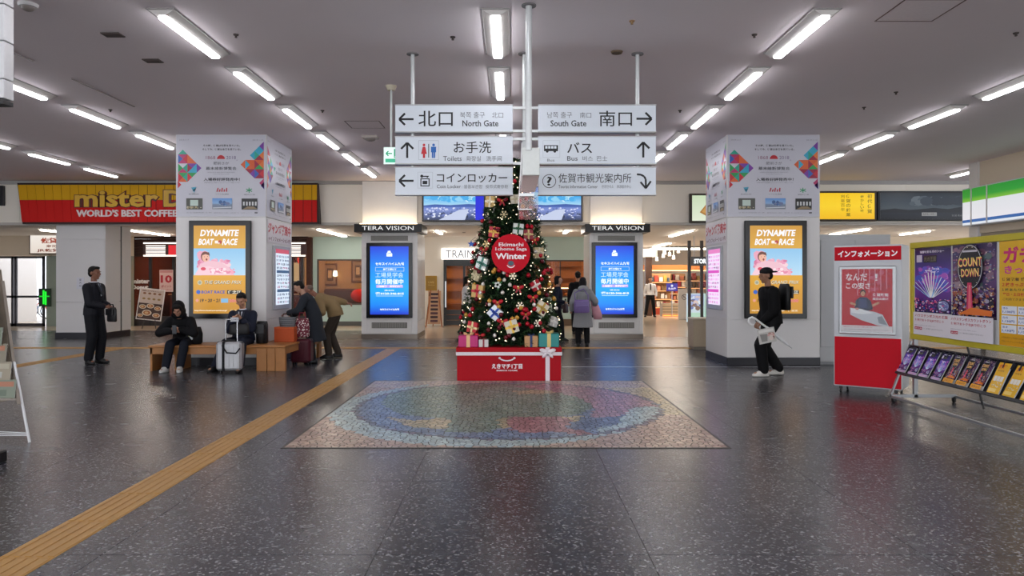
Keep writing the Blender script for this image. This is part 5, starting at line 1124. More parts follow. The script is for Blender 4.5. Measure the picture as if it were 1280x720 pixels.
t = thing('sale_poster', 'pale poster with a red figure 10 in the donut shop window', 'poster', (PX(211), 24.82, PZ(351))); a = Art(.46, .74, 46, 74, '#dcb8b0'); a.rect(2, 2, 44, 10, '#c98a86'); a.text('10', 4, 44, 26, '#b8202e', 38, .04); a.text('ポイント', 6, 60, 9, '#b85058', 34, .03); a.text('キャンペーン', 5, 70, 6, '#b85058', 36, .03); a.build('sheet', t)
m_ = MB()
q = random.Random(4)
for k in range(6): # lit posters and shelves inside
    x_ = -12.3+k*.95; tag(obj('menu_board', MB().box(x_, x_+.8, 27.9, 27.94, 1.5, 2.2), M(q.choice(['#d8642a', '#e0a040', '#c83a2a', '#e8c890']), .5, emit=.5), None), 'glowing menu board on the rear wall of the donut shop', 'menu board', 'menu boards inside the donut shop')
t = thing('serving_counter', 'long counter inside the donut shop', 'counter', (-10, 26.8, 0)); obj('body', MB().box(-2.4, 2.6, 0, .6, 0, 1.0), M('#6a2f22', .5), t); obj('top', MB().box(-2.45, 2.65, -.03, .63, 1.0, 1.04), M('#c9a06a', .3), t); obj('glass_case', MB().box(-1.5, 1.5, .05, .5, 1.04, 1.4), GLASS, t)
tag(obj('red_lantern', MB().ell((0, 0, 0), (.16, .16, .2)).cyl((0, 0, .19), (0, 0, .24), .07), M('#e0301c', .5, emit=1.2), None, (PX(371), 25.6, 2.25)), 'glowing red lantern inside the shop beside the brick pier', 'lantern')
# tilted menu board
d = 23.3; t = thing('menu_stand', 'tilted white framed food menu on a stand left of the bench', 'menu board', (px(188, d), d, 0))
o = obj('menu_panel', MB().box(-.4, .4, 0, .03, -.5, .5, .006), M('#e0dcda', .4), t, (0, 0, pz(380.5, d))); o.rotation_euler = (-.1, .1, 0)
a = Art(.74, .94, 74, 94, '#cdb9ae'); a.rect(0, 44, 74, 94, '#4a3028')
for k in range(4): a.circ(14+k*16, 13, 5, '#8a5a3a', 3.2); a.circ(14+k*16, 30, 5, '#9a7a4a', 3.2)
for x_, y_, r2 in ((14, 56, 11), (38, 52, 12), (62, 58, 11), (30, 74, 15), (60, 80, 12), (10, 84, 9)): a.circ(x_, y_, r2, '#e0d2bc', r2*.62); a.circ(x_, y_, r2*.75, '#a8683a', r2*.45); a.circ(x_-1, y_, r2*.4, '#d8b080', r2*.25)
a.text('季節のおすすめメニュー', 6, 8, 5, '#5a3a30', 60, .02); a.build('food_picture', o, (0, -.001, 0))
for sx_ in (-1, 1): obj('leg', MB().cyl((sx_*.22, -.1, 0), (sx_*.12, .02, .55), .014), M('#3a3230', .5), t)
obj('rear_leg', MB().cyl((0, .35, 0), (0, .04, .7), .014), M('#3a3230', .5), t)
# station shop sign by the entrance
t = thing('lit_wall_sign', 'white lit sign with red lettering over the entrance side glazing', 'sign', (px(56, 24.3), 24.35, pz(305.5, 24.3))); obj('box', MB().box(-.5, 1.2, -.08, .0, -.32, .32, .006), M('#5a4438', .4), t)
a = Art(1.62, .58, 162, 58); a.grad(0, 0, 162, 58, [(0, '#f6efe6'), (1, '#e9dcd0')]); a.text('佐賀弁当', 34, 26, 19, '#a0402a', 110, .03); a.text('寿司・弁当', 52, 40, 10, '#8a5a4a', 90, .02); a.text('JR佐賀駅店', 22, 55, 12, '#7a3a2a', 128, .03); a.build('lit_face', t, (.35, -.081, 0), emit=.95)
# green lettering light in the side glazing
t = thing('neon_sign', 'small green glowing cross shaped sign behind the entrance glazing', 'sign', (px(53.5, 24.4), 24.5, pz(372, 24.4)))
obj('glow_bar', MB().box(-.05, -.01, -.03, 0, -.22, .24), M('#1fe030', .4, emit=1.3), t); obj('glow_bar', MB().box(.02, .06, -.03, 0, -.24, .2), M('#1fe030', .4, emit=1.3), t)
obj('glow_bar', MB().box(-.16, .16, -.03, 0, .02, .06), M('#28c838', .4, emit=.9), t); obj('backing', MB().box(-.2, .2, 0, .02, -.3, .3), M('#22382a', .4), t)
for k, (x, z, w_, h_, c) in enumerate(((-18.7, 0, 1.1, 1.3, '#5a6a8a'), (-19.2, 0, 1.3, 1.5, '#b04a3a'), (-20.3, 0, .9, 1.2, '#4a4a50'))):   # bicycles' shelter / street things seen through the doors
    t = thing('parked_bicycle', ['blue grey bicycle parked outside the entrance doors', 'red bicycle parked outside the entrance doors', 'dark bicycle parked farther left outside the doors'][k], 'bicycle', (x, 29+k*.6, 0), .3, 'bicycles outside'); cc = M(c, .4)
    for sx_ in (-.5, .5):
        P = [(sx_+.32*math.cos(u*PI/8), 0, .33+.32*math.sin(u*PI/8)) for u in range(17)]; obj('wheel', MB().tube(P, .02, 6), BLACKP, t)
    obj('frame', MB().bar((-.5, 0, .33), (-.1, 0, .75), .03).bar((-.1, 0, .75), (.35, 0, .8), .03).bar((.5, 0, .33), (.33, 0, .95), .03).bar((-.05, 0, .3), (.35, 0, .78), .03).bar((-.1, 0, .75), (-.05, 0, .3), .03), cc, t)
    obj('saddle', MB().ell((-.12, 0, .86), (.13, .07, .04)), BLACKP, t); obj('handlebar', MB().bar((.3, -.25, .98), (.3, .25, .98), .025), STEEL, t)
struct('wall_street', 'pale building across the street outside', 'wall', MB().box(-34, -13, 33, 33.4, 0, 6), M('#d9dde2', .7))
# tan cafe interior
for x, y, l in ((412, 343, 'framed picture with lamp on the cafe wall, left one'), (447, 339, 'framed picture on the cafe wall beside the white column')):
    d = 27.8; t = thing('framed_picture', l, 'picture', (px(x, d), 27.93, pz(y, d))); obj('frame', MB().box(-.26, .26, -.04, 0, -.42, .42, .008), M('#6a4026', .4), t); a = Art(.4, .7, 40, 70, '#9a744e'); a.rect(8, 12, 32, 60, '#5a3c28'); a.rect(12, 20, 26, 48, '#c9a070'); a.build('print', t, (0, -.042, 0))
tag(obj('wall_lamp', MB().cyl((0, -.08, 0), (0, -.08, .2), .09, .06).box(-.02, .02, -.08, 0, -.02, .02), M('#fff0cc', .4, emit=4), None, (px(417, 27.6), 27.94, pz(345, 27.6))), 'small glowing wall lamp beside the framed picture in the cafe', 'lamp')
t = thing('sofa_bench', 'dark brown seat back with red cushion along the cafe wall', 'sofa', (-5.75, 27.3, 0)); obj('backrest', MB().box(-1.2, 1.25, 0, .5, .3, 1.22, .05), M('#4a2a1e', .6), t); obj('base', MB().box(-1.15, 1.2, -.4, .45, 0, .21), BLACKP, t); obj('seat', MB().box(-1.2, 1.25, -.5, 0, .2, .5, .05), M('#5a3424', .6), t)
tag(obj('red_cushion', MB().ell((0, 0, 0), (.32, .12, .24), 14, 10), M('#c0241f', .6), None, (px(450, 27)-.0, 26.9, .98)), 'red rounded cushion in the cafe window', 'cushion')
# middle cafe door, plaque, sign, easel
t = thing('cafe_sign', 'white glowing cafe name sign above the door left of the tree', 'sign', (PX(582), 24.95, PZ(317.5))); obj('glow_plate', MB().box(PX(552)-PX(582), PX(607)-PX(582), -.06, 0, -.19, .19, .01), M('#fffaf4', .5, emit=1.5), t)
letters('TRAINTE', .26, 1.32, .02, .0, M('#8f9bb0', .4), t, (0, -.06, -.13))
t = thing('door_2', 'dark framed glass cafe door left of the tree', 'door', (PX(580.3), 24.95, 0), kind='structure'); hw = (PX(606)-PX(554.6))/2; hz = PZ(324.4); DG = M('#31363a', .35)
for b in ((-hw, -hw+.1, 0, hz), (hw-.1, hw, 0, hz), (-hw+.1, hw-.1, hz-.22, hz), (-.04, .04, .5, hz-.22)): obj('door_frame', MB().box(b[0], b[1], 0, .08, b[2], b[3], .004), DG, t)
for k in range(3): obj('lower_panel', MB().box(-hw+.1, hw-.1, 0, .06, .01+k*.18, .18+k*.18, .006), DG, t)
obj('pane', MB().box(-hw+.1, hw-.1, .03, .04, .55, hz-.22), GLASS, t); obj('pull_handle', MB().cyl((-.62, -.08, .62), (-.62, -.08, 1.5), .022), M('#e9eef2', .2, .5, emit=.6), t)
t = thing('wall_plaque', 'square brass plaque on the pale wall above the leaning menu boards', 'plaque', (PX(539.3), 24.97, PZ(354))); obj('plate', MB().box(-.19, .19, -.03, 0, -.25, .25, .006), M('#a8822e', .3, .5), t); a = Art(.3, .4, 30, 40, '#9a7628'); a.text('CAFE', 5, 20, 6, '#e0c47a', 20); a.text('OPEN 8:00-20:00', 4, 28, 3, '#e0c47a', 22); a.build('print', t, (0, -.032, 0), thick=False)
d = 24.3; t = thing('easel_menu', 'wooden easel with rows of small menu cards below the brass plaque', 'easel', (px(543, d), d, 0))
w1 = M('#a8663a', .5)
obj('front_board', MB().bar((.0, -.12, .1), (.0, .1, 1.18), .42, .02, up=(0, -1, .2)), M('#c9a080', .5), t)
for sx_ in (-1, 1): obj('leg', MB().bar((sx_*.26, -.16, 0), (sx_*.12, .1, 1.22), .03), w1, t)
obj('rear_leg', MB().bar((-.1, .5, 0), (0, .12, 1.15), .03), w1, t); obj('side_board', MB().bar((-.3, .25, .08), (-.16, .14, 1.15), .02, .2), M('#3a2420', .5), t)
for k in range(8): obj('menu_card', MB().box(-.12, .12, -.015, .0, -.035, .035), M('#3b2b33' if k % 2 else '#5a3a44', .5), t, (0, -.12+.22*(k+.7)/8-.03, .2+k*.125))
# cafe interior shapes
for k, (x, z, l) in enumerate(((-3.3, 1.9, 'left'), (-2.2, 2.0, 'middle'), (-1.2, 1.8, 'right'))):
    t = thing('cafe_shelf', 'warm lit wooden shelf inside the middle cafe, %s one' % l, 'shelf', (x, 28.6, .0))
    for r in range(4): obj('shelf_board', MB().box(-.45, .45, 0, .3, .6+r*.5, .63+r*.5), M('#7a4a24', .5), t)
    for sx_ in (-.46, .43): obj('side_panel', MB().box(sx_, sx_+.03, 0, .3, 0, 2.2), M('#7a4a24', .5), t)
tag(obj('pendant_lamp', MB().cyl((0, 0, 0), (0, 0, .2), .2, .06).cyl((0, 0, .2), (0, 0, .9), .008), M('#ffd28a', .5, emit=4), None, (-2.6, 26.8, 2.0)), 'glowing pendant lamp inside the middle cafe', 'lamp')
# bakery counter
t = thing('bakery_counter', 'bakery display counter with a lit glass case right of the tree', 'counter', (2.2, 25.6, 0)); obj('body', MB().box(-1.8, 1.9, 0, .7, 0, .98), M('#8a5a3a', .5), t); obj('front_panel', MB().box(-1.8, 1.9, -.02, 0, .25, .95), M('#b0b8ac', .5), t); obj('glass_case', MB().box(-1.7, 1.8, .05, .65, .98, 1.3), GLASS, t); obj('case_light', MB().box(-1.7, 1.8, .3, .36, 1.24, 1.27), M('#ffd8a8', .5, emit=6), t)
q = random.Random(9)
for k in range(16): tag(obj('bread_loaf', MB().ell((0, 0, 0), (.09, .07, .05), 10, 6), M('#b8763a', .6), None, (.7+k*.2, 25.9+.1*(k % 2), 1.035)), 'small brown bread loaf in the lit bakery case', 'bread', 'bread in the bakery case')
for k in range(3):
    t = thing('bakery_shelf', 'wooden bread shelf on the bakery rear wall, %s' % ['nearest the tree', 'middle one', 'behind the blue screen column'][k], 'shelf', (1.0+k*1.2, 28.55, 0))
    for r in range(4): obj('shelf_board', MB().box(-.5, .5, 0, .35, .7+r*.45, .73+r*.45), M('#8a5a30', .5), t)
    obj('back_panel', MB().box(-.52, .52, .33, .36, .5, 2.3), M('#a8703e', .5), t)

# right hand opening: gift shop
SX = lambda x, d=31: px(x, d)
struct('wall_gift_shop', 'pale rear wall of the gift shop deep in the opening', 'wall', MB().box(4.4, 20, 38, 38.1, 0, ZS), M('#d6cabc', .6))
t = thing('shop_header', 'orange brown header band above the gift shop shelves', 'sign', (7.6, 33.5, 2.0)); obj('band', MB().box(-1.9, 1.6, 0, .2, 0, .24), M('#b06a34', .5), t); obj('support_post', MB().box(-1.9, -1.82, .05, .15, -2.0, 0), STEEL, t); obj('support_post', MB().box(1.52, 1.6, .05, .15, -2.0, 0), STEEL, t); obj('light_strip', MB().box(-1.9, 1.6, -.03, 0, -.04, 0), M('#ffc890', .5, emit=3), t)
q = random.Random(31)
def gondola(label, x, y, w_, n, warm=True):
    t = thing('display_shelf', label, 'shelf', (x, y, 0)); obj('back_panel', MB().box(-w_/2, w_/2, .3, .34, 0, 1.85), M('#b88a5e' if warm else '#c9c4bc', .5), t); obj('plinth', MB().box(-w_/2, w_/2, -.1, .3, 0, .3), M('#a8402a' if warm else '#8a8a8a', .5), t)
    for r in range(n):
        z = .32+r*1.5/n; s_ = obj('shelf_board', MB().box(-w_/2, w_/2, -.1, .3, z, z+.03), M('#8a6a4a', .5), t); obj('shelf_light', MB().box(-w_/2+.02, w_/2-.02, -.1, -.085, z-.02, z), M('#ffb070', .5, emit=2), t)
        x_ = -w_/2+.05
        while x_ < w_/2-.2:
            ww = q.uniform(.1, .2); hh = q.uniform(.16, .29); tag(obj('product_box', MB().box(0, ww-.02, 0, .2, 0, hh, .004), M(q.choice(['#d8c8b0', '#b04a3a', '#e0d8cc', '#7a5a3a', '#c9a04a', '#4a5a6a', '#d88a6a', '#9a3040', '#e8e0d4']), .5), None, (x+x_, y-.06, z+.03)), 'small product box on the lit shelves of the gift shop', 'box', 'goods on the gift shop shelves'); x_ += ww+.02
gondola('product shelf behind the man in white shirt', SX(826, 33.2), 33.2, 1.0, 4); gondola('product shelf under the orange header, middle', SX(851, 34.5), 34.5, 1.9, 5); gondola('pale product shelf seen through the automatic glass door', px(876, 30), 30, 1.1, 5, False)
lamp_panel('ceiling_lamp', 'bright ceiling lamp deep inside the gift shop', 6.0, 9.0, 31.5, 33, 2.9, 12, '#fff0dc')
for k in range(1): pass
t = thing('low_display', 'slatted low display with orange lights inside the gift shop', 'display', (SX(843, 31.5), 31.5, 0)); obj('body', MB().box(-.5, .5, 0, .6, 0, .55), M('#a89a86', .5), t)
for k in range(4): obj('slat', MB().box(-.5, .5, -.02, 0, .1+k*.12, .16+k*.12), M('#d8c0a0', .5), t)
obj('glow_strip', MB().box(-.5, .5, -.02, .0, .02, .06), M('#ff8a40', .5, emit=3), t)
t = thing('purple_sign', 'purple sign with white marks inside the gift shop', 'sign', (SX(840, 31.2), 31.2, pz(359, 31.2))); obj('board', MB().box(-.24, .24, 0, .03, -.17, .17), M('#3a3aa0', .4), t); a = Art(.44, .3, 44, 30, '#3a34a8'); a.circ(22, 9, 5, '#f0f0ff'); a.text('お土産', 6, 26, 10, '#f4f0ff', 32, .06); a.build('print', t, (0, -.002, 0), emit=.9); obj('post', MB().cyl((0, .015, -.17), (0, .015, .015-pz(359, 31.2)), .02), STEEL, t)
t = thing('white_partition', 'white panel with a no smoking mark by the gift shop door', 'partition', (SX(855.5, 29), 29, 0)); obj('panel', MB().box(-.24, .24, 0, .06, 0, 1.2, .01), M('#dad6d2', .5), t); a = Art(.26, .26, 26, 26); a.circ(13, 13, 11, '#5a5a60', n=24); a.circ(13, 13, 8.6, '#dad6d2', n=24); a.line(6, 6, 20, 20, 2.4, '#5a5a60'); a.rect(7, 12, 17, 14, '#5a5a60'); a.build('no_smoking_mark', t, (0, -.002, .88), thick=False)
t = thing('column_dark', 'dark wood column by the gift shop at the edge of the white column', 'column', (SX(811, 32), 32, 0)); obj('shaft', MB().box(-.14, .14, 0, .28, 0, 2.9), M('#5a4034', .5, var=.3, scale=6), t); obj('light_collar', MB().box(-.28, .28, -.14, .42, 2.55, 2.9, .01), M('#fff4e4', .5, emit=1.3), t)
for k, (x, y) in enumerate(((829, 322), (831, 318), (837, 320), (848, 316), (842, 324), (821, 326))):
    d = 31+k*.3; tag(obj('pendant_lamp', MB().cyl((0, 0, 0), (0, 0, .16), .07, .05, 10).cyl((0, 0, .16), (0, 0, ZS-pz(y, d)), .008, n=6), M('#fff0dc', .5, emit=3), None, (px(x, d), d, pz(y, d))), 'small white pendant lamp over the gift shop', 'lamp', 'pendant lamps over the gift shop')
d = 24.6; t = thing('door_3', 'automatic glass shop door with dark posts left of the right pillar', 'door', (px(870, d), d, 0), kind='structure'); FX = lambda x: px(x, d)-px(870, d)
for x in (861.5, 877): obj('post', MB().box(FX(x)-.05, FX(x)+.05, -.04, .04, 0, 2.85), M('#3a3636', .4), t)
obj('transom', MB().box(FX(861), FX(890), -.03, .03, 2.1, 2.16), M('#3a3636', .4), t); obj('rail', MB().box(FX(861), FX(890), -.02, .02, pz(388, d)-.04+.45, pz(388, d)+.03+.45), M('#3a3636', .4), t)
obj('pane', MB().box(FX(863), FX(876), -.005, .005, 0, 2.1), GLASS, t); obj('pane', MB().box(FX(878), FX(892), -.005, .005, 0, 2.1), GLASS, t)
a = Art(.62, .95, 62, 95, '#cfe0e8'); a.rect(4, 4, 58, 40, '#a8b4e0'); a.blobs(4, 6, 58, 60, 30, 3, 9, ['#6a7ab8', '#e0c8c0', '#8a6a5a', '#dfe8f0'], 3); a.rect(4, 64, 58, 90, '#b8dcc4'); a.build('glowing_poster', t, (FX(867.5)+.05, -.02, .62), emit=.9); a = Art(.5, .95, 50, 95); a.grad(0, 0, 50, 95, [(0, '#bfe0cc'), (1, '#9ad4b0')]); a.build('glowing_poster', t, (FX(884), -.02, .62), emit=.8)
t = thing('store_sign', 'white lit store lettering sign over the automatic door', 'sign', (px(875, 24.4), 24.4, pz(326.5, 24.4))); obj('box', MB().box(-.3, .34, 0, .08, -.15, .15), M('#4a4a4c', .4), t); obj('hanging_rod', MB().box(-.2, -.18, .03, .05, .15, 3.0-pz(326.5, 24.4)).box(.2, .22, .03, .05, .15, 3.0-pz(326.5, 24.4)), STEEL, t); a = Art(.5, .24, 50, 24); a.text('STORE', 0, 20, 16, '#f4faff', 48, .05); a.build('lit_face', t, (.05, -.002, 0), emit=1.3, thick=False)
struct('wall_far_right', 'beige rear wall behind the grey cabinet', 'wall', MB().box(9.3, 18, 25, 25.1, 0, ZS), W_BEIGE)
t = thing('low_cabinet', 'low beige cabinet standing behind the left edge of the right pillar', 'cabinet', (px(878, 16.2), 16.2, 0)); obj('body', MB().box(-.2, .5, 0, .5, .06, .66, .006), M('#b8a890', .5), t); obj('plinth', MB().box(-.18, .48, .02, .48, 0, .06), M('#8a8478', .5), t); obj('top', MB().box(-.21, .51, -.01, .51, .66, .69, .004), M('#d8cdb8', .4), t)
# ================================================================ PEOPLE
JOBS = []
def fuse(name, mb, mat, parent, voxel, smooth=2, colors=None, label=None):
    """closed pieces merged into one continuous skin"""
    o = obj(name, mb, mat, parent, label=label)
    r = o.modifiers.new('r', 'REMESH'); r.mode = 'VOXEL'; r.voxel_size = voxel; r.use_smooth_shade = True
    if smooth: s = o.modifiers.new('s', 'SMOOTH'); s.iterations = smooth; s.factor = .5
    JOBS.append(o); return o
def V(*a): return Vector(a)
def ik(a, b, l1, l2, pole):
    d = b-a; L = min(d.length, (l1+l2)*.995); dn = d.normalized(); b = a+dn*L
    x = (l1*l1-l2*l2+L*L)/(2*L); h = math.sqrt(max(l1*l1-x*x, 0)); p = pole-dn*pole.dot(dn); p = p.normalized() if p.length > 1e-4 else V(0, 0, 0)
    return a+dn*x+p*h, b
def capsule(m, a, b, r0, r1, n=12):
    a = Vector(a); b = Vector(b); d = (b-a).normalized(); u = d.orthogonal().normalized(); w_ = d.cross(u); S_ = []
    for t_ in (.98, .8, .5): S_.append((a-d*r0*t_, r0*math.sqrt(1-t_*t_)))
    S_ += [(a, r0), (b, r1)]
    for t_ in (.5, .8, .98): S_.append((b+d*r1*t_, r1*math.sqrt(1-t_*t_)))
    m.loft([(c, u*r, w_*r) for c, r in S_], n)
def seg(m, pts, rs, side, flat=.8, n=16, pad=0):
    """elliptical trunk through the points; side = lateral axis; rs = (half width, half depth)"""
    P = [Vector(p) for p in pts]; out = []
    for i, p in enumerate(P):
        d = (P[min(i+1, len(P)-1)]-P[max(i-1, 0)]).normalized(); s_ = (side-d*side.dot(d)).normalized(); f_ = d.cross(s_)
        out.append((p, s_*(rs[i][0]+pad), f_*(rs[i][1]+pad)))
    m.loft(out, n)
def person(label, loc, rz, H=1.72, ph=None, lean=0.0, lean2=None, turn=0, hy=0, hp=0, hands=None, feet=None, top='suit', topc='#1a1c24', botc='#1a1b20', shoec='#111113', hair='short', hairc='#14110f',
           skin='#b98a6c', skirt=None, vox=.012, shirt=None, tie=None, coat_len=None, fingers=True, toe=(0, 0), kneep=None, slim=1.0, elbow=None, curl=.5, group=None, soles=None, bulk=1.0):
    s = H/1.72; t = thing('person', label, 'person', (loc[0], loc[1], 0), rz, group)
    ph = ph if ph is not None else .95*s; lean2 = lean if lean2 is None else lean2
    pel = V(0, 0, ph)
    def sd(a): return V(0, math.sin(a), math.cos(a))
    rot = Matrix.Rotation(turn, 3, 'Z'); side = rot @ V(1, 0, 0)
    waist = pel+sd(lean)*.155*s; chest = waist+sd(lean2)*.185*s; neck0 = chest+sd(lean2)*.16*s; a2 = lean2*.6+hp*.4; head0 = neck0+sd(a2)*.10*s
    hc = head0+sd(lean2*.25+hp*.6)*.085*s+V(0, .012, 0)
    up = sd(lean2); fwd = rot @ V(0, math.cos(lean2), -math.sin(lean2)); swd = .168*s*slim
    sh = {-1: neck0-up*.075*s-side*swd, 1: neck0-up*.075*s+side*swd}
    hip = {-1: pel-V(.09*s, 0, .03), 1: pel+V(.09*s, 0, -.03)}
    hands = hands or {}; feet = feet or {}; arms = {}; legs = {}
    for k in (-1, 1):
        tgt = hands.get(k); tgt = Vector(tgt) if tgt else sh[k]+V(k*.07, .06, -.52*s)
        el, wr = ik(sh[k], tgt, .285*s, .25*s, Vector((elbow or {}).get(k, (k*.5, -.9, -.3)))); arms[k] = (sh[k], el, wr)
        ft = feet.get(k); ft = Vector(ft) if ft else V(k*.10*s, 0, .085*s)
        kn, an = ik(hip[k], ft, .425*s, .415*s, Vector((kneep or {}).get(k, (k*.08, 1, .1)))); legs[k] = (hip[k], kn, an)
    # --- the body: one skin
    m = MB()
    seg(m, [pel-V(0, 0, .09), pel, waist, chest, neck0-up*.05*s, neck0+up*.02], [(.09*s, .07*s), (.155*s, .105*s), (.13*s, .095*s), (.15*s*slim, .105*s), (.15*s*slim, .075*s), (.055*s, .055*s)], side)
    capsule(m, neck0-up*.03, head0+V(0, 0, .02), .052*s, .047*s)
    hr = Matrix.Rotation(hy, 3, 'Z') @ Matrix.Rotation(-(hp), 3, 'X')
    hs_ = 1.07
    def HH(x, y, z): return hc+hr @ (V(x, y, z)*s*hs_)
    m.ell(HH(0, 0, .028), (.076*s, .093*s, .088*s), 16, 12, hr); m.ell(HH(0, .022, -.035), (.058*s, .068*s, .078*s), 14, 10, hr)   # skull, face
    m.ell(HH(0, .055, -.085), (.03*s, .025*s, .022*s), 10, 8, hr); m.ell(HH(0, .098, -.012), (.013*s, .02*s, .024*s), 8, 6, hr)       # chin, nose
    m.ell(HH(0, .085, .024), (.05*s, .016*s, .012*s), 10, 6, hr); m.ell(HH(0, .086, -.05), (.024*s, .012*s, .010*s), 10, 6, hr)       # brow, lips
    for k in (-1, 1): m.ell(HH(k*.077, -.004, -.005), (.012*s, .02*s, .032*s), 8, 6, hr); m.ell(HH(k*.045, .062, -.022), (.024*s, .022*s, .022*s), 8, 6, hr)
    for k in (-1, 1):
        a, b, c = arms[k]; m.ell(a, .055*s, 10, 8); capsule(m, a, b, .05*s*slim, .04*s); capsule(m, b, c, .04*s, .027*s)
        d_ = (c-b).normalized(); u_ = side-d_*side.dot(d_)
        u_ = u_.normalized() if u_.length > .2 else V(0, 0, 1); nrm = d_.cross(u_)
        pc = c+d_*.055*s; seg(m, [c, c+d_*.03*s, c+d_*.085*s, c+d_*.095*s], [(.024*s, .017*s), (.036*s, .016*s), (.04*s, .013*s), (.03*s, .01*s)], u_, n=12)
        if fingers:
            inn = -k if u_.dot(side) > 0 else k; cd_ = V(0, 0, -1)-d_*(-d_.z); cd_ = (-nrm if (-nrm).z < nrm.z else nrm)
            for f_, (off, L) in enumerate(((-.03, .062), (-.01, .075), (.01, .07), (.029, .055))):
                base = c+d_*.088*s+u_*off*s; mid = base+(d_*math.cos(curl*.6)+cd_*math.sin(curl*.6))*L*.5*s; tip = mid+(d_*math.cos(curl*1.5)+cd_*math.sin(curl*1.5))*L*.5*s
                capsule(m, base, mid, .0095*s, .009*s, 8); capsule(m, mid, tip, .009*s, .0078*s, 8)
            tb = c+d_*.03*s+u_*inn*.028*s; tm = tb+(d_*.6+u_*inn*.7+cd_*.3).normalized()*.035*s; capsule(m, tb, tm, .0125*s, .0105*s, 8); capsule(m, tm, tm+(d_*.9+cd_*.4).normalized()*.03*s, .0105*s, .009*s, 8)
        a, b, c = legs[k]; capsule(m, a, b, .078*s, .052*s); capsule(m, b, b+(c-b)*.35, .05*s, .054*s); capsule(m, b+(c-b)*.35, c, .054*s, .033*s)
        ty = toe[0 if k < 0 else 1]; fd_ = Matrix.Rotation(ty, 3, 'Z') @ V(0, 1, 0); capsule(m, c+V(0, 0, -.035*s)-fd_*.04*s, c-V(0, 0, .045*s)+fd_*.13*s, .035*s, .03*s)
    fuse('body', m, M(skin, .5, var=.05), t, min(vox, .0085) if fingers else vox, 1)
    # --- face details
    e = MB(); 
    for k in (-1, 1): e.ell(HH(k*.029, .0845, .004), (.0085*s, .005*s, .0045*s), 8, 6, hr)
    obj('eye', e, M('#141010', .2), t)
    e = MB()
    for k in (-1, 1): e.ell(HH(k*.031, .0915, .026), (.015*s, .005*s, .0028*s), 8, 6, hr)
    obj('eyebrow', e, M('#1a1412', .7), t)
    obj('mouth', MB().ell(HH(0, .0965, -.05), (.02*s, .004*s, .004*s), 8, 6, hr), M('#8a4a44', .5), t)
    # --- hair
    hm = MB(); HM = M(hairc, .55, var=.25, scale=60)
    if hair in ('short', 'bob', 'long', 'thin', 'pony'):
        if hair == 'thin': hm.ell(HH(0, -.028, .028), (.081*s, .075*s, .07*s), 14, 10, hr)
        else:
            hm.ell(HH(0, -.018, .046), (.086*s, .094*s, .083*s), 16, 12, hr); hm.ell(HH(0, -.045, .0), (.078*s, .062*s, .075*s), 14, 10, hr); hm.ell(HH(0, .045, .088), (.062*s, .045*s, .03*s), 12, 8, hr)
        if hair in ('bob', 'long', 'pony'):
            for k in (-1, 1): hm.ell(HH(k*.068, -.005, -.03), (.026*s, .05*s, .085*s), 12, 10, hr)
            hm.ell(HH(0, -.055, -.05), (.078*s, .045*s, .09*s), 14, 10, hr)
        if hair == 'long': hm.ell(HH(0, -.075, -.17), (.085*s, .04*s, .16*s), 14, 10, hr)
        fuse('hair', hm, HM, t, .01 if vox < .015 else .014, 1)
    if hair == 'cap':
        hm.ell(HH(0, -.04, -.005), (.078*s, .065*s, .07*s), 14, 10, hr); fuse('hair', hm, M('#15110f', .6), t, .01, 1)
        cm = MB(); cm.ell(HH(0, -.008, .06), (.09*s, .105*s, .07*s), 18, 12, hr); cm.ell(HH(0, -.125, .045), (.066*s, .062*s, .014*s), 14, 8, hr); fuse('cap', cm, M(hairc, .6), t, .009, 1)
    if hair == 'hood':
        cm = MB(); cm.ell(HH(0, -.03, .03), (.108*s, .118*s, .125*s), 18, 12, hr); cm.ell(HH(0, -.06, -.06), (.11*s, .09*s, .11*s), 16, 10, hr); capsule(cm, HH(-.07, .0, -.11), HH(.07, .0, -.11), .06*s, .06*s)
        fuse('hood', cm, M(topc, .75), t, .011, 1); hm.ell(HH(0, .045, .075), (.075*s, .055*s, .045*s), 12, 8, hr)
        for k in (-1, 1): hm.ell(HH(k*.07, .045, -.02), (.02*s, .035*s, .09*s), 10, 8, hr)
        fuse('hair', hm, M('#15110f', .6), t, .011, 1)
    # --- upper garment
    g = MB(); pad = {'suit': .03, 'coat': .034, 'hoodie': .036, 'shirt': .013, 'knit': .022, 'jacket': .036}[top]
    hem = pel-V(0, 0, .07*s) if top in ('suit', 'hoodie', 'jacket', 'knit') else pel
    if ph < .75 and top != 'coat': hem = pel-V(0, 0, .02)
    sec = [(hem, (.17*s, .125*s)), (pel+sd(lean)*.04, (.165*s, .12*s)), (waist, (.142*s, .105*s)), (chest, (.163*s*slim, .115*s)), (neck0-up*.06*s, (.16*s*slim, .088*s)), (neck0-up*.005, (.085*s, .062*s)), (neck0+up*.02*s, (.058*s, .055*s))]
    if coat_len: sec = [(pel-sd(lean*.3)*coat_len, (.225*s, .17*s)), (pel-V(0, 0, coat_len*.5), (.2*s, .15*s))]+sec[1:]
    seg(g, [p for p, _ in sec], [r for _, r in sec], side, pad=pad, n=20)
    for k in (-1, 1):
        a, b, c = arms[k]; g.ell(a, .055*s+pad*.9, 12, 8); capsule(g, a, b, .052*s+pad*bulk, .045*s+pad*bulk); d_ = (c-b).normalized(); capsule(g, b, c-d_*.035, .042*s+pad, .03*s+pad*.9)
    fuse('jacket' if top != 'shirt' else 'shirt', g, M(topc, .75 if top != 'suit' else .6, var=.1, scale=40, bump=.15), t, vox, 2)
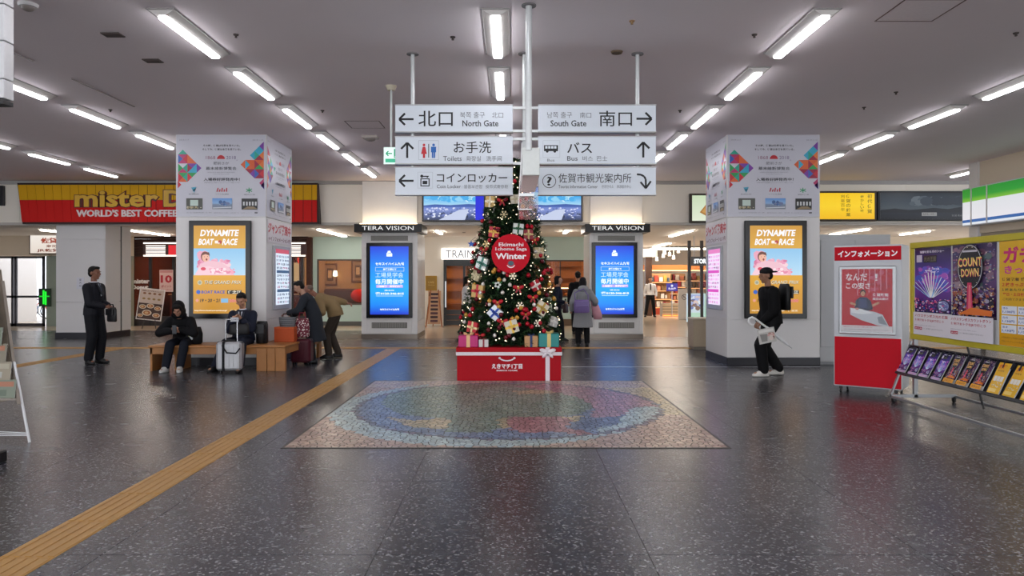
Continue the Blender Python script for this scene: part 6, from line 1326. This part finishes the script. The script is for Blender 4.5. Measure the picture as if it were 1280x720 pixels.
    if top == 'suit' and (shirt or tie):
        fy = fwd; sp_ = MB(); c0 = neck0+up*.012*s; o1 = chest-up*.06*s
        sp_.add([c0+side*.045*s+fy*.075*s, c0-side*.045*s+fy*.075*s, o1+fy*(.118*s+pad+.008), ], [(0, 1, 2), (2, 1, 0)])
        P0, P1 = neck0-up*.005*s+fy*(.098*s), chest-up*.06*s+fy*(.115*s+pad+.022)
        n_ = (P1-P0).cross(side).normalized(); n_ = n_ if n_.dot(fy) > 0 else -n_
        sp_ = MB(); A_ = [P0-side*.05*s, P0+side*.05*s, P1]; sp_.add([p+n_*.006 for p in A_]+[p-n_*.03 for p in A_], [(0, 1, 2), (5, 4, 3), (0, 3, 4, 1), (1, 4, 5, 2), (2, 5, 3, 0)])
        obj('shirt', sp_, M(shirt or '#e2e4ea', .6), t)
        cl = MB(); cl.loft([(neck0-up*.01, side*.064*s, fwd*.064*s), (neck0+up*.035*s, side*.058*s, fwd*.06*s)], 16); obj('shirt_collar', cl, M(shirt or '#e2e4ea', .6), t)
        if tie: obj('tie', MB().bar(P0+n_*.012, P1+n_*.012, .03, .008, up=n_), M(tie, .5), t)
        lp = MB()
        for k in (-1, 1): lp.bar(P0+side*k*.055*s+n_*.009, P1+n_*.014+side*k*.01, .035*s, .008, up=n_)
        obj('lapel', lp, M(topc, .5, var=.1, scale=39), t)
    # --- lower garment
    g = MB()
    if skirt:
        seg(g, [pel-V(0, 0, skirt), pel-V(0, 0, skirt*.5), pel, pel+sd(lean)*.1], [(.2*s, .16*s), (.185*s, .15*s), (.165*s, .125*s), (.14*s, .11*s)], side, pad=.014)
        fuse('skirt', g, M(botc, .7, var=.1), t, vox, 2)
        g = MB()
        for k in (-1, 1): a, b, c = legs[k]; capsule(g, b, b+(c-b)*.35, .053*s, .057*s); capsule(g, b+(c-b)*.35, c, .057*s, .036*s)
        fuse('tights', g, M('#121215', .6), t, vox, 1)
    else:
        seg(g, [pel-V(0, 0, .1), pel, pel+sd(lean)*.1*s], [(.11*s, .08*s), (.163*s, .115*s), (.145*s, .105*s)], side, pad=.012)
        for k in (-1, 1): a, b, c = legs[k]; capsule(g, a, b, .1*s*bulk, .084*s*bulk); capsule(g, b, c+V(0, 0, .02), .084*s*bulk, .071*s*bulk)
        fuse('trousers', g, M(botc, .7, var=.1, scale=40, bump=.1), t, vox, 2)
    for k in (-1, 1):
        c = legs[k][2]; ty = toe[0 if k < 0 else 1]; fd_ = Matrix.Rotation(ty, 3, 'Z') @ V(0, 1, 0); sdv = fd_.cross(V(0, 0, 1)); z0 = c.z-.085*s
        g = MB(); g.loft([(V(c.x, c.y, z0+.004)-fd_*.01+fd_*.0, sdv*.001, fd_*.001), (V(c.x, c.y, z0+.004)+fd_*.045*s, sdv*.047*s, fd_*.135*s), (V(c.x, c.y, z0+.035)+fd_*.045*s, sdv*.05*s, fd_*.138*s), (V(c.x, c.y, z0+.06)+fd_*.025*s, sdv*.046*s, fd_*.11*s), (V(c.x, c.y, z0+.1)-fd_*.0, sdv*.046*s, fd_*.052*s)], 18)
        so = obj('shoe', g, M(shoec, .4), t)
        obj('sole', MB().loft([(V(c.x, c.y, z0)+fd_*.045*s, sdv*.045*s, fd_*.132*s), (V(c.x, c.y, z0+.02)+fd_*.045*s, sdv*.049*s, fd_*.14*s)], 18), M(soles or '#0c0c0c', .6), so)
    return t, dict(arms=arms, legs=legs, chest=chest, pel=pel, neck=neck0, side=side, up=up, fwd=fwd, head=hc)
def W(t, p): return Matrix.Rotation(t.rotation_euler.z, 3, 'Z') @ Vector(p)+t.location
def bag(name, label, pos, rz, w_, d_, h_, col, strap=None, rough=.5, cat='bag', group=None):
    t = thing(name, label, cat, pos, rz); obj('body', MB().loft([((0, 0, 0), (w_/2*.9, 0, 0), (0, d_/2*.8, 0)), ((0, 0, .02), (w_/2, 0, 0), (0, d_/2, 0)), ((0, 0, h_*.85), (w_/2*.96, 0, 0), (0, d_/2*.9, 0)), ((0, 0, h_), (w_/2*.85, 0, 0), (0, d_/2*.5, 0))], 20), M(col, rough, var=.1), t)
    obj('flap', MB().box(-w_*.42, w_*.42, -d_/2-.012, -d_/2+.02, h_*.45, h_*.9, .008), M(col, rough*.8, var=.1), t)
    if strap: obj('strap', MB().tube(strap, .011, 8), M(col, .6), t)
    return t

# 1 businessman standing far left, facing right (+X)
p1, d1 = person('man in dark suit standing at the left holding a black briefcase before him', (-7.58, 13.4), -PI/2-.15, 1.73, hands={-1: (-.03, .27, 1.06), 1: (.05, .26, 1.04)}, feet={-1: (-.11, .03, .09), 1: (.10, -.03, .09)}, hy=.05, bulk=1.08, shirt='#e0e2e8', tie='#3a4152', topc='#15161d', botc='#14151a', skin='#7e5440', toe=(.15, -.35), curl=1.0, vox=.011)
bag('briefcase', 'black soft briefcase held by the standing man in suit at the left', W(p1, (.03, .385, .77)), p1.rotation_euler.z+1.1, .3, .1, .26, '#0f0f12', [(-.07, 0, .24), (-.05, -.01, .31), (.05, -.01, .31), (.07, 0, .24)])
# 2 hooded person on the bench
p2, d2 = person('person in black hooded coat sitting bent over at the left end of the bench', (-5.62, 12.68), PI+.15, 1.6, ph=.50, lean=.42, lean2=.68, hp=.45, hands={-1: (-.03, .40, .70), 1: (.07, .40, .68)}, feet={-1: (-.07, .50, .085), 1: (.15, .52, .085)}, top='hoodie', topc='#0e0e11', botc='#10141f', shoec='#b9b8b4', hair='hood', skin='#a87a62', toe=(.1, -.25), curl=1.1, vox=.012, soles='#dcdcd8', elbow={-1: (-1, -.2, -.2), 1: (1, -.2, -.2)})
tag(obj('smartphone', MB().box(-.036, .036, -.004, .004, -.07, .07, .003), M('#1d1f26', .2), None, W(p2, (.02, .50, .70)), p2.rotation_euler.z), 'dark smartphone held by the hooded person on the bench', 'phone')
# 3 seated man in suit
p3, d3 = person('man in navy suit sitting on the bench looking down at his phone', (-4.62, 12.72), PI, 1.72, ph=.50, lean=-.02, lean2=.12, hp=.45, hands={-1: (-.07, .30, .86), 1: (.06, .30, .84)}, feet={-1: (-.14, .55, .085), 1: (.30, .45, .085)}, shirt='#d8dce6', tie='#0f1016', topc='#171c2c', botc='#141826', skin='#b08268', toe=(.1, -.4), curl=1.0, vox=.011)
tag(obj('smartphone', MB().box(-.07, .07, -.004, .004, -.036, .036, .003), M('#c8ccd2', .2), None, W(p3, (-.0, .41, .86)), PI), 'pale smartphone held by the seated man in navy suit', 'phone')
bag('laptop_bag', 'black bag on the lap of the seated man in navy suit', W(p3, (-.03, .28, .60)), PI, .34, .12, .2, '#101013')
bag('backpack', 'black backpack standing on the bench beside the seated man in navy suit', (-4.33+.02, 12.75, .4305), 0, .2, .26, .38, '#121216', [(.08, -.1, .34), (.13, -.16, .25), (.13, -.16, .1), (.07, -.12, .02)])
# 4 elderly woman in dark coat bending to the left
p4, d4 = person('woman in long dark coat leaning over the bench corner, dark hair', (-3.62, 13.55), PI/2+.18, 1.53, lean=.30, lean2=.50, hp=.45, hands={-1: (-.12, .46, .92), 1: (.14, .44, .86)}, feet={-1: (-.1, .02, .08), 1: (.1, .04, .08)}, top='coat', coat_len=.45, topc='#262a31', botc='#141418', hair='short', skin='#b58c74', vox=.012, elbow={-1: (-.6, -.4, -.6), 1: (.6, -.4, -.6)})
# 5 man in tan jacket bending
p5, d5 = person('man in tan jacket bending forward with one hand behind his back', (-3.42, 14.35), PI/2+.12, 1.66, ph=.89, lean=.55, lean2=1.0, hp=.75, hands={1: (.04, -.20, 1.08), -1: (-.2, .42, .78)}, feet={-1: (-.1, .12, .09), 1: (.12, -.03, .09)}, top='jacket', topc='#8a7452', botc='#3a332c', hair='thin', hairc='#6a5a50', skin='#8f5f4c', vox=.012, curl=.8, elbow={1: (.9, .1, .6), -1: (-.4, -.5, -.6)})
# 6 woman in navy by the tree
p6, d6 = person('woman in navy top with short dark hair walking right beside the tree', (px(697, 18.5), 18.5), -PI/2-.3, 1.6, hands={1: (.16, .22, .98), -1: (-.15, .15, .95)}, feet={-1: (-.09, -.12, .085), 1: (.09, .14, .085)}, top='knit', topc='#151a2a', botc='#121318', hair='bob', skin='#b88e76', vox=.016, fingers=False)
bag('handbag', 'dark maroon handbag on the arm of the woman in navy', W(p6, (.2, .25, .72)), p6.rotation_euler.z, .3, .14, .22, '#2e1418', [(-.09, 0, .2), (-.05, 0, .34), (.05, 0, .34), (.09, 0, .2)])
# 7 man in black behind
p7, d7 = person('man in black jacket seen from behind beyond the woman in grey coat', (px(721.5, 21.2), 21.0), .1, 1.74, top='jacket', topc='#131318', botc='#15151a', hair='short', skin='#b08268', vox=.018, fingers=False)
# 8 woman in grey coat from behind
p8, d8 = person('woman in long grey hooded coat seen from behind near the right blue screen', (px(728.5, 17.0), 17.0), .05, 1.56, hands={-1: (-.26, .05, .82), 1: (.28, .12, .9)}, feet={-1: (-.11, -.02, .085), 1: (.1, -.0, .085)}, top='coat', coat_len=.42, topc='#8e9092', botc='#111114', hair='bob', hairc='#121015', skin='#b88e76', vox=.014, fingers=False, hy=-.1)
obj('hood', MB().ell(d8['neck']+V(0, -.07, .0), (.13, .06, .09), 14, 10), M('#929496', .8), p8)
bag('shoulder_bag', 'purple bag across the lower back of the woman in grey coat', W(p8, (-.06, -.225, .78)), p8.rotation_euler.z, .36, .13, .3, '#7a66a0', [(-.14, .0, .27), (-.16, .02, .45), (.05, .06, .55), (.15, .02, .4), (.15, .0, .26)])
t = thing('pink_garment', 'pink cloth hanging over the right arm of the woman in grey coat', 'garment', W(p8, (.31, .05, .62))); obj('cloth', MB().loft([((.05, 0, 0), (.09, 0, 0), (0, .05, 0)), ((.03, 0, .12), (.11, 0, 0), (0, .06, 0)), ((-.02, 0, .32), (.09, 0, 0), (0, .055, 0)), ((-.08, 0, .46), (.05, 0, 0), (0, .04, 0))], 16), M('#d8a0ac', .8, var=.15, scale=12), t)
# 9 shop clerk
p9, d9 = person('clerk in white shirt and dark tie standing in the gift shop doorway', (px(813, 31), 31.0), PI-.1, 1.66, hands={-1: (-.24, .05, .85), 1: (.24, .05, .85)}, feet={-1: (-.16, .0, .085), 1: (.2, .05, .085)}, top='shirt', topc='#d8d8dc', botc='#15151a', hair='short', skin='#a87a60', vox=.02, fingers=False, toe=(.3, -.3))
obj('tie', MB().bar(d9['neck']+V(0, .105, -.02), d9['chest']+V(0, .145, -.12), .045, .01, up=(0, 1, 0)), M('#1a1a20', .5), p9)
# 10 man in black at right, facing left, walking
p10, d10 = person('man in black cap and clothes walking left past the right screen', (px(965, 11.7), 11.72), PI/2+.1, 1.74, ph=.90, lean=.06, lean2=.14, hp=.1, hands={-1: (-.10, .20, .86), 1: (.14, .16, .86)}, feet={-1: (-.08, .17, .09), 1: (.10, -.16, .095)}, top='jacket', topc='#0c0c0e', botc='#0e0e11', shoec='#d6d3cc', hair='cap', hairc='#0d0d10', skin='#9a7058', vox=.011, curl=1.2, toe=(0, 0), soles='#e6e4de', slim=1.05, bulk=1.15)
bag('backpack', 'black backpack worn by the man in the black cap', W(p10, (0, -.215, 1.04)), p10.rotation_euler.z, .32, .15, .42, '#0b0b0d')
t = thing('umbrella', 'closed white umbrella with curved handle held by the man in cap', 'umbrella', (0, 0, 0)); d = 11.52
P = [(px(x, d), d, pz(y, d)) for x, y in ((942, 406.5), (938, 405.5), (935.5, 402), (936.5, 398), (940, 396.5), (944, 398.5), (958, 409))]
obj('handle', MB().tube(P, .016, 10), M('#eeeeec', .3), t); obj('canopy', MB().tube([P[-1], (px(975, d), d, pz(423, d)), (px(985, d), d, pz(431.5, d))], [.022, .028, .013], 10), M('#dfe0e0', .5), t); obj('tip', MB().tube([(px(985, d), d, pz(431.5, d)), (px(990, d), d, pz(435.5, d))], .006, 8), STEEL, t)
a = Art(.27, .23, 27, 23, '#c9c6c0'); a.rect(2, 2, 25, 6, '#e2dfda'); a.poly([(3, 8), (15, 9), (13, 20), (4, 20)], '#8f8c88'); a.blobs(14, 6, 26, 21, 12, 1.5, 4, ['#b88a80', '#d8a8a0', '#8a6a60', '#e0d0c8'], 2)
o = a.build('magazine', None, (px(958.5, 11.48), 11.48, pz(419.5, 11.48))); o.rotation_euler = (0, -.2, 0); tag(o, 'folded pale magazine held low by the man in the black cap', 'magazine')
# 11 woman in white behind the tree
p11, d11 = person('woman in white top with long dark hair walking behind the left of the tree', (px(583, 21), 21.0), -PI/2-.2, 1.6, hands={1: (.15, .2, .95), -1: (-.14, .05, .85)}, feet={-1: (-.08, -.2, .09), 1: (.08, .2, .085)}, top='knit', topc='#d8dadc', botc='#16161a', hair='long', skin='#b88e76', vox=.018, fingers=False, skirt=.34)
# bake the merged skins
bpy.context.view_layer.update(); dg = bpy.context.evaluated_depsgraph_get(); new = []
for o in JOBS: new.append(bpy.data.meshes.new_from_object(o.evaluated_get(dg)))
for o, me in zip(JOBS, new):
    old = o.data; mt = old.materials[0]; o.modifiers.clear(); me.materials.clear(); me.materials.append(mt)
    me.polygons.foreach_set('use_smooth', [True]*len(me.polygons)); o.data = me; bpy.data.meshes.remove(old)
bpy.context.view_layer.update()
